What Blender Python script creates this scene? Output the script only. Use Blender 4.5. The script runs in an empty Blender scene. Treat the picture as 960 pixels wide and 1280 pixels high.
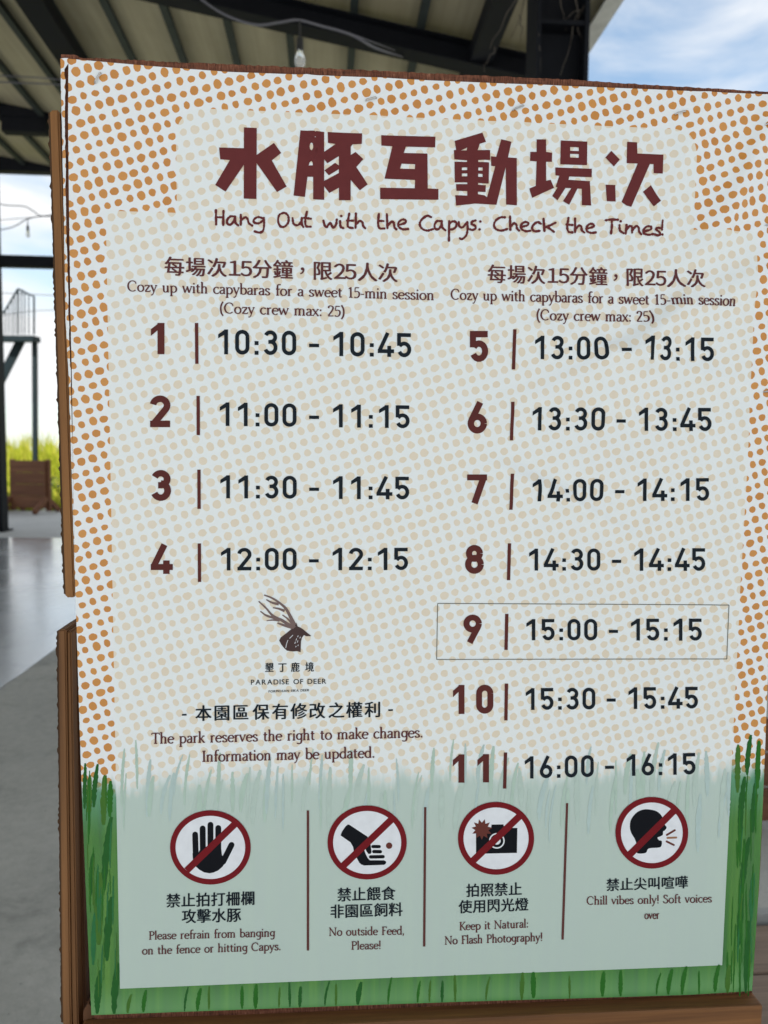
import bpy, bmesh, math, random
from mathutils import Vector, Matrix
from mathutils.geometry import tessellate_polygon
R = math.radians
random.seed(7)
sc = bpy.context.scene
col = sc.collection

# ------------------------------------------------------------------ camera
EYE = 1.45
F = 961.0                      # focal length in pixels of the 960 x 1280 photograph
PITCH, ROLL = R(4.4), R(0.595)
c_, s_ = math.cos(PITCH), math.sin(PITCH)
FW = Vector((0, c_, -s_)); UP0 = Vector((0, s_, c_)); RT0 = Vector((1, 0, 0))
RT = math.cos(ROLL) * RT0 + math.sin(ROLL) * UP0
UP = -math.sin(ROLL) * RT0 + math.cos(ROLL) * UP0
CAM = Vector((0, 0, EYE))
cam = bpy.data.cameras.new('camera'); co = bpy.data.objects.new('camera', cam); col.objects.link(co)
co.matrix_world = Matrix(((RT.x, UP.x, -FW.x, CAM.x), (RT.y, UP.y, -FW.y, CAM.y), (RT.z, UP.z, -FW.z, CAM.z), (0, 0, 0, 1)))
cam.sensor_fit = 'VERTICAL'; cam.sensor_height = 36.0; cam.lens = F / 1280 * 36
cam.clip_start = 0.02; cam.clip_end = 3000
cam.dof.use_dof = True; cam.dof.focus_distance = 0.66; cam.dof.aperture_fstop = cam.lens / 3.2
sc.camera = co

# ------------------------------------------------------------------ light
SUN_EL, SUN_AZ = R(50), R(196)         # high behind the camera; the shed roof shades the notice
w = bpy.data.worlds.new('World'); sc.world = w; w.use_nodes = True
nt = w.node_tree; nt.nodes.clear()
def wn(t): return nt.nodes.new(t)
sky = wn('ShaderNodeTexSky'); sky.sky_type = 'NISHITA'; sky.sun_disc = False
sky.sun_elevation = SUN_EL; sky.sun_rotation = SUN_AZ; sky.air_density = 1.0; sky.dust_density = 0.6; sky.ozone_density = 1.2
tc = wn('ShaderNodeTexCoord'); mp = wn('ShaderNodeMapping'); mp.inputs['Scale'].default_value = (1.0, 1.0, 2.2)
mp.inputs['Location'].default_value = (0.0, 1.8, 0.0)
nz = wn('ShaderNodeTexNoise'); nz.inputs['Scale'].default_value = 2.6; nz.inputs['Detail'].default_value = 7; nz.inputs['Roughness'].default_value = 0.55
nz.inputs['Distortion'].default_value = 0.5
cr = wn('ShaderNodeValToRGB'); cr.color_ramp.elements[0].position = 0.36; cr.color_ramp.elements[1].position = 0.54; cr.color_ramp.elements[0].color = (.12, .12, .12, 1)
mx = wn('ShaderNodeMix'); mx.data_type = 'RGBA'
mx.inputs['B'].default_value = (6.1, 6.2, 6.3, 1)
bg = wn('ShaderNodeBackground'); bg.inputs['Strength'].default_value = 0.085
wo = wn('ShaderNodeOutputWorld')
L = nt.links.new
L(tc.outputs['Generated'], mp.inputs['Vector']); L(mp.outputs[0], nz.inputs['Vector']); L(nz.outputs['Fac'], cr.inputs['Fac'])
sep = wn('ShaderNodeSeparateXYZ'); hz = wn('ShaderNodeMapRange'); hz.inputs['From Min'].default_value = 0.42; hz.inputs['From Max'].default_value = 0.06
hz.inputs['To Max'].default_value = 0.66; hm = wn('ShaderNodeMath'); hm.operation = 'MAXIMUM'      # pale haze towards the horizon
L(tc.outputs['Generated'], sep.inputs[0]); L(sep.outputs[2], hz.inputs['Value']); L(hz.outputs[0], hm.inputs[0]); L(cr.outputs['Color'], hm.inputs[1])
L(hm.outputs[0], mx.inputs['Factor']); tint = wn('ShaderNodeMix'); tint.data_type = 'RGBA'; tint.blend_type = 'MULTIPLY'; tint.inputs['Factor'].default_value = 1; tint.inputs['B'].default_value = (1.10, 1.26, 1.22, 1)
L(sky.outputs['Color'], tint.inputs['A']); L(tint.outputs['Result'], mx.inputs['A']); L(mx.outputs['Result'], bg.inputs['Color'])
L(bg.outputs[0], wo.inputs['Surface'])
sl = bpy.data.lights.new('sun', 'SUN'); sl.energy = 4.0; sl.angle = R(0.5); sl.color = (1.0, 0.95, 0.87)
so = bpy.data.objects.new('sun', sl); col.objects.link(so)
sd = Vector((math.sin(SUN_AZ) * math.cos(SUN_EL), math.cos(SUN_AZ) * math.cos(SUN_EL), math.sin(SUN_EL)))
so.rotation_euler = sd.to_track_quat('Z', 'Y').to_euler(); so.location = sd * 60
vs = sc.view_settings; vs.view_transform = 'Standard'; vs.look = 'None'; vs.gamma = 1; vs.exposure = 1.0; vs.use_curve_mapping = False
sc.cycles.use_denoising = True

# ------------------------------------------------------------------ helpers
def lin(r, g, b, k=1.0):
    f = lambda v: ((v / 255) / 12.92 if v / 255 <= .04045 else ((v / 255 + .055) / 1.055) ** 2.4) * k
    return (f(r), f(g), f(b), 1)
def ray(px, py): return (FW + RT * ((px - 480) / F) + UP * ((640 - py) / F))
def at(px, py, d): return CAM + ray(px, py) * d          # point at forward distance d
YAW = R(4.211); LEAN = R(-0.30)
PU = Vector((math.cos(YAW), math.sin(YAW), 0)); BN = Vector((-math.sin(YAW), math.cos(YAW), 0))
PV = Vector((-math.sin(YAW) * math.sin(LEAN), math.cos(YAW) * math.sin(LEAN), math.cos(LEAN)))
PN = PV.cross(PU); PN = PN if PN.y > 0 else -PN          # away from the camera
P0 = CAM + 0.8 * Vector((-.31666, .79673, -.61797))     # lower left corner of the notice
MP = Matrix(((PU.x, PN.x, PV.x, P0.x), (PU.y, PN.y, PV.y, P0.y), (PU.z, PN.z, PV.z, P0.z), (0, 0, 0, 1)))
def uv(px, py, back=0.0):
    d = ray(px, py); t = (P0 + PN * back - CAM).dot(PN) / d.dot(PN); p = CAM + d * t - P0
    return p.dot(PU), p.dot(PV)

def tag(o, label=None, cat=None, group=None, kind=None):
    if label: o['label'] = label
    if cat: o['category'] = cat
    if group: o['group'] = group
    if kind: o['kind'] = kind
    return o
def empty(name, mat=None):
    o = bpy.data.objects.new(name, None); col.objects.link(o); o.empty_display_size = .1
    if mat is not None: o.matrix_world = mat
    return o
def mesh(name, V, Fc, mats, parent=None, smooth=False, idx=None):
    me = bpy.data.meshes.new(name); me.from_pydata([tuple(v) for v in V], [], Fc)
    for m in (mats if isinstance(mats, (list, tuple)) else [mats]): me.materials.append(m)
    if idx: me.polygons.foreach_set('material_index', idx)
    if smooth: me.polygons.foreach_set('use_smooth', [True] * len(me.polygons))
    me.update()
    o = bpy.data.objects.new(name, me); col.objects.link(o)
    if parent is not None: o.parent = parent
    return o
class MB:
    def __init__(s): s.V = []; s.F = []
    def add(s, V, Fc):
        n = len(s.V); s.V += [Vector(v) for v in V]; s.F += [tuple(i + n for i in f) for f in Fc]
    def box(s, a, b, M=None, bev=0.0):
        x0, y0, z0 = a; x1, y1, z1 = b
        bm = bmesh.new()
        r = bmesh.ops.create_cube(bm, size=1)
        for v in bm.verts: v.co = Vector(((x0 + x1) / 2 + v.co.x * (x1 - x0), (y0 + y1) / 2 + v.co.y * (y1 - y0), (z0 + z1) / 2 + v.co.z * (z1 - z0)))
        if bev: bmesh.ops.bevel(bm, geom=bm.edges[:], offset=bev, segments=2, affect='EDGES', profile=.6)
        bm.verts.index_update()
        V = [v.co.copy() for v in bm.verts]; Fc = [tuple(v.index for v in f.verts) for f in bm.faces]; bm.free()
        if M: V = [M @ v for v in V]
        s.add(V, Fc); return s
    def tube(s, pts, r, n=8, cap=True):
        pts = [Vector(p) for p in pts]; N = len(pts); rs = r if isinstance(r, (list, tuple)) else [r] * N
        V = []; up = Vector((0, 0, 1)); prev = None
        for i in range(N):
            t = (pts[min(i + 1, N - 1)] - pts[max(i - 1, 0)]).normalized()
            a = prev - t * prev.dot(t) if prev else t.cross(up if abs(t.z) < .9 else Vector((1, 0, 0)))
            a.normalize(); b = t.cross(a); prev = a
            V += [pts[i] + (a * math.cos(2 * math.pi * k / n) + b * math.sin(2 * math.pi * k / n)) * rs[i] for k in range(n)]
        Fc = [(i * n + k, i * n + (k + 1) % n, (i + 1) * n + (k + 1) % n, (i + 1) * n + k) for i in range(N - 1) for k in range(n)]
        if cap: Fc += [tuple(range(n - 1, -1, -1)), tuple((N - 1) * n + k for k in range(n))]
        s.add(V, Fc); return s
    def bar(s, p, q, wx, wy):
        p = Vector(p); q = Vector(q); t = (q - p).normalized()
        a = t.cross(Vector((0, 0, 1)) if abs(t.z) < .95 else Vector((0, 1, 0))).normalized(); b = a.cross(t)
        V = [e + a * (wx / 2 * i) + b * (wy / 2 * j) for e in (p, q) for i, j in ((-1, -1), (1, -1), (1, 1), (-1, 1))]
        s.add(V, [(0, 1, 2, 3), (7, 6, 5, 4), (0, 4, 5, 1), (1, 5, 6, 2), (2, 6, 7, 3), (3, 7, 4, 0)]); return s
    def build(s, name, mat, parent=None, smooth=False): return mesh(name, s.V, s.F, mat, parent, smooth)

# ------------------------------------------------------------------ materials
def newmat(name, base=(.5, .5, .5, 1), rough=.6, spec=.4):
    m = bpy.data.materials.new(name); m.use_nodes = True
    b = m.node_tree.nodes['Principled BSDF']
    b.inputs['Base Color'].default_value = base; b.inputs['Roughness'].default_value = rough; b.inputs['Specular IOR Level'].default_value = spec
    return m
class NB:
    """small node builder"""
    def __init__(s, m): s.t = m.node_tree; s.b = s.t.nodes['Principled BSDF']
    def n(s, t, **k):
        x = s.t.nodes.new(t)
        for a, v in k.items(): setattr(x, a, v)
        return x
    def put(s, sock, v):
        if hasattr(v, 'is_output') or isinstance(v, bpy.types.NodeSocket): s.t.links.new(v, sock)
        else: sock.default_value = v
    def math(s, op, a, b=0.0, c=None, clamp=False):
        x = s.n('ShaderNodeMath', operation=op, use_clamp=clamp); s.put(x.inputs[0], a); s.put(x.inputs[1], b)
        if c is not None: s.put(x.inputs[2], c)
        return x.outputs[0]
    def mix(s, f, a, b, blend='MIX'):
        x = s.n('ShaderNodeMix', data_type='RGBA', blend_type=blend); s.put(x.inputs['Factor'], f); s.put(x.inputs['A'], a); s.put(x.inputs['B'], b)
        return x.outputs['Result']
    def noise(s, vec, scale, detail=3, rough=.5, dist=0.0, dim='3D'):
        x = s.n('ShaderNodeTexNoise', noise_dimensions=dim); s.put(x.inputs['Vector'], vec); s.put(x.inputs['Scale'], scale)
        x.inputs['Detail'].default_value = detail; x.inputs['Roughness'].default_value = rough; x.inputs['Distortion'].default_value = dist
        return x
    def mapv(s, vec, scale=(1, 1, 1), loc=(0, 0, 0), rot=(0, 0, 0)):
        x = s.n('ShaderNodeMapping'); s.put(x.inputs['Vector'], vec); x.inputs['Scale'].default_value = scale; x.inputs['Location'].default_value = loc; x.inputs['Rotation'].default_value = rot
        return x.outputs[0]
    def ramp(s, f, stops):
        x = s.n('ShaderNodeValToRGB'); s.put(x.inputs['Fac'], f); e = x.color_ramp.elements
        while len(e) < len(stops): e.new(.5)
        for i, (p, c) in enumerate(stops): e[i].position = p; e[i].color = c
        return x.outputs['Color']
    def sstep(s, v, lo, hi):
        x = s.n('ShaderNodeMapRange', interpolation_type='SMOOTHSTEP'); s.put(x.inputs['Value'], v); s.put(x.inputs['From Min'], lo); s.put(x.inputs['From Max'], hi)
        return x.outputs['Result']
    def bump(s, h, strength=.3, dist=.01):
        x = s.n('ShaderNodeBump'); s.put(x.inputs['Height'], h); x.inputs['Strength'].default_value = strength; x.inputs['Distance'].default_value = dist
        s.t.links.new(x.outputs[0], s.b.inputs['Normal'])
    def obj(s): return s.n('ShaderNodeTexCoord').outputs['Object']
    def base(s, c): s.put(s.b.inputs['Base Color'], c)

def wood_mat(name, c1, c2, axis='z', scale=1.0, rough=.65, bumps=.25):
    m = newmat(name, rough=rough, spec=.3); k = NB(m); o = k.obj()
    st = {'x': (1.5, 40, 40), 'z': (40, 40, 1.5), 'y': (40, 1.5, 40)}[axis]
    g = k.noise(k.mapv(o, tuple(a * scale for a in st)), 1.0, 6, .6, .6)
    h = k.noise(k.mapv(o, tuple(a * scale * 4 for a in st)), 1.0, 4, .6, .2)
    b = k.noise(o, 3.0 * scale, 3)
    f = k.math('ADD', k.math('MULTIPLY', g.outputs['Fac'], .65), k.math('MULTIPLY', h.outputs['Fac'], .35))
    cc = k.ramp(f, [(.32, c1), (.5, tuple((a + d) / 2 for a, d in zip(c1, c2))), (.68, c2)])
    cc = k.mix(k.math('MULTIPLY', b.outputs['Fac'], .35), cc, tuple(v * .6 for v in c1[:3]) + (1,))
    k.base(cc); k.bump(f, bumps, .002)
    return m
def metal_mat(name, c, rough=.5):
    m = newmat(name, c, rough, .18); k = NB(m); o = k.obj(); n = k.noise(o, 6.0, 5, .6)
    k.base(k.mix(n.outputs['Fac'], tuple(v * .65 for v in c[:3]) + (1,), tuple(min(1, v * 1.5) for v in c[:3]) + (1,)))
    return m
M_steel = metal_mat('dark_painted_steel', (.004, .005, .008, 1), .7)
M_purlin = metal_mat('grey_green_steel', (.030, .038, .036, 1), .6)
M_gutter = metal_mat('pale_grey_metal', (.34, .35, .34, 1), .5)
M_blue = metal_mat('blue_grey_steel', (.006, .014, .018, 1), .6)
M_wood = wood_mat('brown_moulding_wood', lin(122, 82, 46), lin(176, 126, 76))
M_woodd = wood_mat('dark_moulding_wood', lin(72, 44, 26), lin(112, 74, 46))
M_rail = wood_mat('ledge_wood', lin(66, 40, 22), lin(158, 108, 64), 'x', 1.2)
M_bark = wood_mat('bark_edge', lin(52, 38, 28), lin(96, 70, 48), 'z', .6, .85, .6)
M_bench = wood_mat('weathered_plank', lin(112, 96, 84), lin(168, 146, 128), 'x', .8)
M_barrier = wood_mat('reddish_plank', lin(86, 54, 38), lin(140, 94, 66), 'x', .4)
def board_mat():
    m = newmat('raw_board_edge', rough=.75, spec=.25); k = NB(m); o = k.obj()
    f = k.noise(k.mapv(o, (900, 300, 130)), 1.0, 4, .7); g = k.noise(k.mapv(o, (25, 25, 300)), 1.0, 3, .6)
    s = k.math('ADD', k.math('MULTIPLY', f.outputs['Fac'], .7), k.math('MULTIPLY', g.outputs['Fac'], .3))
    k.base(k.ramp(s, [(.36, lin(58, 34, 25)), (.52, lin(112, 68, 50)), (.62, lin(132, 86, 66)), (.72, lin(190, 152, 126))])); k.bump(s, .7, .0015)
    return m
M_board = board_mat()

def concrete(name, c1, c2, r0, r1, sc_=1.0):
    m = newmat(name); k = NB(m); o = k.obj()
    a = k.noise(o, .8 * sc_, 6, .6, .4); b = k.noise(o, 14 * sc_, 5, .65); d = k.noise(o, 160, 3, .6)
    f = k.math('ADD', k.math('MULTIPLY', a.outputs['Fac'], .5), k.math('ADD', k.math('MULTIPLY', b.outputs['Fac'], .3), k.math('MULTIPLY', d.outputs['Fac'], .2)))
    stn = k.noise(k.mapv(o, (1, 1, 1), (7, 3, 0)), 2.2 * sc_, 7, .7, .6); spk = k.noise(o, 55 * sc_, 2, .5)
    dirt = k.math('MAXIMUM', k.math('MULTIPLY', k.sstep(stn.outputs['Fac'], .52, .72), .45), k.math('MULTIPLY', k.sstep(spk.outputs['Fac'], .70, .76), .6))
    k.base(k.mix(dirt, k.ramp(f, [(.35, c1), (.65, c2)]), tuple(v * .35 for v in c1[:3]) + (1,)))
    x = k.n('ShaderNodeMapRange'); k.put(x.inputs['Value'], a.outputs['Fac']); x.inputs['From Min'].default_value = .35; x.inputs['From Max'].default_value = .65
    x.inputs['To Min'].default_value = r0; x.inputs['To Max'].default_value = r1
    k.put(k.b.inputs['Roughness'], x.outputs['Result']); k.b.inputs['Specular IOR Level'].default_value = .5
    k.bump(k.math('ADD', b.outputs['Fac'], d.outputs['Fac']), .06, .004)
    return m
M_ground = concrete('outer_concrete', (.38, .38, .365, 1), (.48, .48, .46, 1), .7, .9)
M_slab = concrete('polished_concrete', (.56, .565, .57, 1), (.70, .705, .71, 1), .12, .30)
M_slab.node_tree.nodes['Principled BSDF'].inputs['Specular IOR Level'].default_value = .8
k = NB(M_slab); wet = k.noise(k.mapv(k.obj(), (1.4, .5, 1)), 1.0, 6, .65, .8)     # a wet film, patchy
k.put(k.b.inputs['Coat Weight'], k.sstep(wet.outputs['Fac'], .18, .42))
M_slab.node_tree.nodes['Principled BSDF'].inputs['Coat Roughness'].default_value = .18
M_slab.node_tree.nodes['Principled BSDF'].inputs['Coat IOR'].default_value = 2.0
M_matte = concrete('matte_concrete', (.30, .30, .275, 1), (.52, .515, .475, 1), .6, .85, 1.6)
def ceiling_mat():
    m = newmat('cream_sheet_ceiling', rough=.6, spec=.3); k = NB(m); o = k.obj()
    a = k.noise(o, 1.2, 5, .6); b = k.noise(k.mapv(o, (12, .6, 12)), 1.0, 4)
    f = k.math('ADD', k.math('MULTIPLY', a.outputs['Fac'], .5), k.math('MULTIPLY', b.outputs['Fac'], .5))
    k.base(k.ramp(f, [(.3, (.24, .215, .14, 1)), (.7, (.40, .36, .245, 1))]))
    return m
M_ceil = ceiling_mat()

# ---- the printed sheet: dots, pale panel, grass wash (all pigment, in metres on the sheet)
TOPV = uv(480, 98)[1]
pl = [(uv(132, 270)[0] + uv(150, 1180)[0]) / 2, (uv(946, 300)[0] + uv(907, 1100)[0]) / 2]
P_BOT = uv(500, 1221)[1]; P_TOP = (uv(180, 265)[1] + uv(930, 290)[1]) / 2
T_L, T_R = uv(221, 220)[0], uv(869, 230)[0]; T_TOP = uv(545, 149)[1]
G_V = uv(125, 968)[1]
def paper_mat(strip=False):
    m = newmat('printed_sheet', rough=.27, spec=.5); k = NB(m); o = k.obj()
    sp = k.n('ShaderNodeSeparateXYZ'); k.put(sp.inputs[0], o); u, v = sp.outputs[0], sp.outputs[2]
    pitch = 14.05 * 0.8 / 1190; ang = R(17.5); ou, ov = uv(95.4, 90.6)
    wob = k.noise(o, 30.0, 1); ws = k.n('ShaderNodeSeparateColor'); k.put(ws.inputs[0], wob.outputs['Color'])
    du = k.math('ADD', k.math('SUBTRACT', u, ou), k.math('MULTIPLY', k.math('SUBTRACT', ws.outputs[0], .5), .0014))
    dv = k.math('ADD', k.math('SUBTRACT', v, ov), k.math('MULTIPLY', k.math('SUBTRACT', ws.outputs[1], .5), .0014))
    ca, sa = math.cos(ang) / pitch, math.sin(ang) / pitch
    a = k.math('ADD', k.math('ADD', k.math('MULTIPLY', du, ca), k.math('MULTIPLY', dv, sa)), .5)
    b = k.math('ADD', k.math('SUBTRACT', k.math('MULTIPLY', dv, ca), k.math('MULTIPLY', du, sa)), .5)
    fa, fb = k.math('FLOOR', a), k.math('FLOOR', b)
    cb = k.n('ShaderNodeCombineXYZ'); k.put(cb.inputs[0], fa); k.put(cb.inputs[1], fb)
    wnn = k.n('ShaderNodeTexWhiteNoise', noise_dimensions='2D'); k.put(wnn.inputs['Vector'], cb.outputs[0])
    cs = k.n('ShaderNodeSeparateColor'); k.put(cs.inputs[0], wnn.outputs['Color'])
    x = k.math('SUBTRACT', k.math('SUBTRACT', k.math('SUBTRACT', a, fa), .5), k.math('ADD', -.05, k.math('MULTIPLY', cs.outputs[0], .10)))
    y = k.math('SUBTRACT', k.math('SUBTRACT', k.math('SUBTRACT', b, fb), .5), k.math('ADD', -.05, k.math('MULTIPLY', cs.outputs[1], .10)))
    asp = k.math('ADD', .9, k.math('MULTIPLY', cs.outputs[1], .2))
    dist = k.math('SQRT', k.math('ADD', k.math('POWER', k.math('MULTIPLY', x, asp), 2.0), k.math('POWER', k.math('DIVIDE', y, asp), 2.0)))
    edge = k.noise(o, 330.0, 2)
    dist = k.math('ADD', dist, k.math('MULTIPLY', k.math('SUBTRACT', edge.outputs['Fac'], .5), .16))
    rad = k.math('ADD', .285, k.math('MULTIPLY', cs.outputs[2], .10))
    dot = k.math('SUBTRACT', 1.0, k.sstep(dist, k.math('SUBTRACT', rad, .025), k.math('ADD', rad, .025)))
    paper = lin(226, 231, 236)
    dcol = k.mix(cs.outputs[0], lin(190, 126, 52), lin(200, 138, 64))
        # pale panel
    def inside(lo, hi, q): return k.math('MULTIPLY', k.math('GREATER_THAN', q, lo), k.math('LESS_THAN', q, hi))
    main = k.math('MULTIPLY', inside(pl[0], pl[1], u), inside(P_BOT, P_TOP, v))
    # tab with rounded upper corners (distance to a rounded box)
    rr = .022; cu, cv = (T_L + T_R) / 2, (T_TOP + P_TOP - .03) / 2; hu, hv = (T_R - T_L) / 2, (T_TOP - P_TOP + .03) / 2
    qx = k.math('MAXIMUM', k.math('SUBTRACT', k.math('ABSOLUTE', k.math('SUBTRACT', u, cu)), hu - rr), 0.0)
    qy = k.math('MAXIMUM', k.math('SUBTRACT', k.math('ABSOLUTE', k.math('SUBTRACT', v, cv)), hv - rr), 0.0)
    q = k.math('SQRT', k.math('ADD', k.math('POWER', qx, 2.0), k.math('POWER', qy, 2.0)))
    tab = k.math('LESS_THAN', q, rr)
    msk = k.math('MAXIMUM', main, tab)
    base = k.mix(k.math('MULTIPLY', dot, k.math('SUBTRACT', 1.0, msk)), paper, dcol)
    # grass wash: ragged top, watery streaks
    ns = k.noise(k.mapv(o, (60, 60, 7)), 1.0, 4, .6)
    top = k.math('ADD', G_V, k.math('MULTIPLY', k.math('SUBTRACT', ns.outputs['Fac'], .5), .05))
    gm = k.math('SUBTRACT', 1.0, k.sstep(v, k.math('SUBTRACT', top, .018), k.math('ADD', top, .006)))
    st = k.noise(k.mapv(o, (95, 95, 4)), 1.0, 3, .55)
    green = k.ramp(st.outputs['Fac'], [(.30, lin(36, 96, 46)), (.5, lin(46, 114, 36)), (.70, lin(74, 130, 42))])
    tealf = k.sstep(v, k.math('SUBTRACT', G_V, .06), G_V)
    green = k.mix(k.math('MULTIPLY', tealf, .65), green, lin(96, 160, 140))
    lowf = k.math('SUBTRACT', 1.0, k.sstep(v, 0.0, .035))
    green = k.mix(k.math('MULTIPLY', lowf, .38), green, lin(128, 182, 128))
    green = k.mix(k.math('MULTIPLY', msk, .7), green, lin(96, 150, 128))
    base = k.mix(gm, base, green)
    base = k.mix(k.math('MULTIPLY', msk, k.math('SUBTRACT', .665, k.math('MULTIPLY', gm, .135))), base, lin(224, 231, 234))
    base = k.mix(k.math('MULTIPLY', k.math('MULTIPLY', dot, msk), k.math('SUBTRACT', 1.0, gm)), base, k.mix(cs.outputs[0], (.70, .62, .50, 1), (.715, .65, .545, 1)))
    k.base(base)
    fib = k.noise(o, 900, 2); k.bump(fib.outputs['Fac'], .04, .0003)
    return m
M_paper = paper_mat()
def ink(name, r, g, b, rough=.5, kf=.78):
    m = newmat(name, lin(r, g, b, .8), rough, .10); k = NB(m); o = k.obj(); n = k.noise(o, 120.0, 3)
    c = lin(r, g, b, kf); k.base(k.mix(n.outputs['Fac'], tuple(v * .9 for v in c[:3]) + (1,), tuple(min(1, v * 1.12) for v in c[:3]) + (1,)))
    return m
I_title = ink('maroon_ink', 112, 52, 54); I_num = ink('brown_red_ink', 100, 50, 48); I_navy = ink('blue_black_ink', 26, 36, 46)
I_text = ink('umber_ink', 104, 60, 62); I_red = ink('crimson_ink', 126, 26, 36); I_white = ink('white_ink', 226, 230, 238, .5, .95)
I_black = ink('black_ink', 12, 16, 26); I_brown = ink('russet_ink', 112, 60, 54); I_tan = ink('tan_ink', 170, 124, 92)
I_deer = ink('deer_brown_ink', 82, 64, 64); I_deerl = ink('deer_pale_ink', 132, 112, 110); I_frame = ink('thin_line_ink', 110, 112, 104)
I_bar = ink('divider_ink', 104, 62, 60)

# ------------------------------------------------------------------ setting
def struct(name, V, Fc, m): return tag(mesh(name, V, Fc, m), kind='structure')
def B(x, d, z): return PU * x + BN * d + Vector((0, 0, z))
MB_ = Matrix(((PU.x, BN.x, 0, 0), (PU.y, BN.y, 0, 0), (0, 0, 1, 0), (0, 0, 0, 1)))
struct('ground', [(-900, -900, 0), (900, -900, 0), (900, 900, 0), (-900, 900, 0)], [(0, 1, 2, 3)], M_ground)
def quad(name, pts, m): return struct(name, pts, [tuple(range(len(pts)))], m)
re = random.Random(21)
seam = [(-1.97 + re.uniform(-.006, .006), -3 + 15.9 * i / 240) for i in range(241)]
quad('floor', [B(-16, -3, .004)] + [B(x, d, .004) for x, d in seam] + [B(-16, 12.9, .004)], M_slab)
quad('floor_apron', [B(5, 12.9, .004), B(5, -3, .004)][::-1] + [B(5, 12.9, .004)][:0] + [B(x + .008, d, .004) for x, d in reversed(seam)], M_matte)

# ---- the open shed
shed = empty('open_shed', MB_)
tag(shed, 'open steel shed with a cream sheet ceiling on dark beams and posts behind the notice', 'shed')
def zr(x): return 5.05 - .17 * (x - 2.4)
RX0, RX1, RD0, RD1 = -13.0, 2.28, -5.0, 14.3  # roof extended unseen behind the camera to keep sun off the notice
rm = MB()
rm.add([(RX0, RD0, zr(RX0)), (RX1, RD0, zr(RX1)), (RX1, RD1, zr(RX1)), (RX0, RD1, zr(RX0)),
        (RX0, RD0, zr(RX0) + .05), (RX1, RD0, zr(RX1) + .05), (RX1, RD1, zr(RX1) + .05), (RX0, RD1, zr(RX0) + .05)],
       [(3, 2, 1, 0), (4, 5, 6, 7), (0, 1, 5, 4), (1, 2, 6, 5), (2, 3, 7, 6), (3, 0, 4, 7)])
rm.build('roof', M_ceil, shed)
for i in range(-3, 22):
    x = .214 - .6 * i
    if x > 2.1: continue
    MB().box((x - .035, RD0 + .02, zr(x) - .075), (x + .035, RD1 - .02, zr(x) - .008)).build('purlin', M_purlin, shed)
for x, wd in ((-2.86, .13), (1.367, .10)):
    MB().box((x - wd, RD0 + .03, zr(x) - .24), (x + wd, RD1 - .03, zr(x) - .078)).build('long_beam', M_steel, shed)
def sloped(x0, x1, d0, d1, depth, top=.08):
    V = []
    for x in (x0, x1):
        for d in (d0, d1):
            for z in (zr(x) - top, zr(x) - top - depth): V.append((x, d, z))
    m_ = MB(); m_.add(V, [(0, 1, 3, 2), (4, 6, 7, 5), (0, 4, 5, 1), (2, 3, 7, 6), (0, 2, 6, 4), (1, 5, 7, 3)]); return m_
r = sloped(RX0, 1.95, 7.25, 7.27, .19)
for tz in (.075, .262):
    q = sloped(RX0, 1.95, 7.16, 7.36, .016, tz); r.add(q.V, q.F)
r.build('rafter', M_steel, shed)
MB().box((RX0, 7.0, 5.40), (-1.64, 7.14, 5.56)).build('haunch', M_steel, shed)
MB().box((RX0, 11.4, 6.06), (1.95, 11.6, 6.22)).build('tie_beam', M_steel, shed)
MB().box((-4.55, 11.42, 5.86), (-3.95, 11.58, 6.057)).build('bracket', M_steel, shed)
MB().box((RX0, 13.9, 6.17), (-5.68, 14.1, 6.5)).box((-5.679, 13.9, 6.17), (1.95, 14.1, 6.5)).build('end_girder', M_steel, shed)
MB().box((-5.679, 13.92, 4.58), (1.95, 14.08, 4.77)).build('tie_beam', M_steel, shed)
def post(x0, x1, d0, d1, top):
    t = .03; p = MB()
    p.box((x0, d0, .03), (x0 + t, d1, top)).box((x1 - t, d0, .03), (x1, d1, top))
    p.box((x0 + t, (d0 + d1) / 2 - .015, .03), (x1 - t, (d0 + d1) / 2 + .015, top)).box((x0 - .06, d0 - .06, 0.004), (x1 + .06, d1 + .06, .03))
    return p
post(-6.05, -5.68, 13.85, 14.12, 6.16).build('column', M_steel, shed)
for d_ in (5.45, 7.12, 11.36, 13.85, -4.7):
    post(-12.95, -12.6, d_, d_ + .3, 5.9).build('column', M_steel, shed)
post(1.955, 2.2, -4.7, -4.4, 4.9).build('column', M_steel, shed)
post(1.955, 2.2, 11.36, 11.62, 5.0).build('column', M_steel, shed)
post(1.955, 2.42, 13.85, 14.12, 5.0).build('column', M_steel, shed)
post(1.955, 2.2, 7.12, 7.42, 5.0).build('column', M_steel, shed)
pc = post(1.425, 1.795, 5.45, 5.75, zr(1.9) - .27)
pc.box((1.456, 5.46, 4.42), (1.764, 5.584, 4.45)).box((1.456, 5.46, 2.2), (1.764, 5.584, 2.23))
pc.build('column', M_steel, shed)
sloped(RX0, 1.95, 5.5, 5.7, .18).build('rafter', M_steel, shed)
MB().box((2.16, RD0, zr(2.28) - .06), (2.282, RD1, zr(2.28) - .045)).box((2.282, RD0, zr(2.28) - .06), (2.30, RD1, zr(2.28) + .06)).build('gutter', M_gutter, shed)

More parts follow.
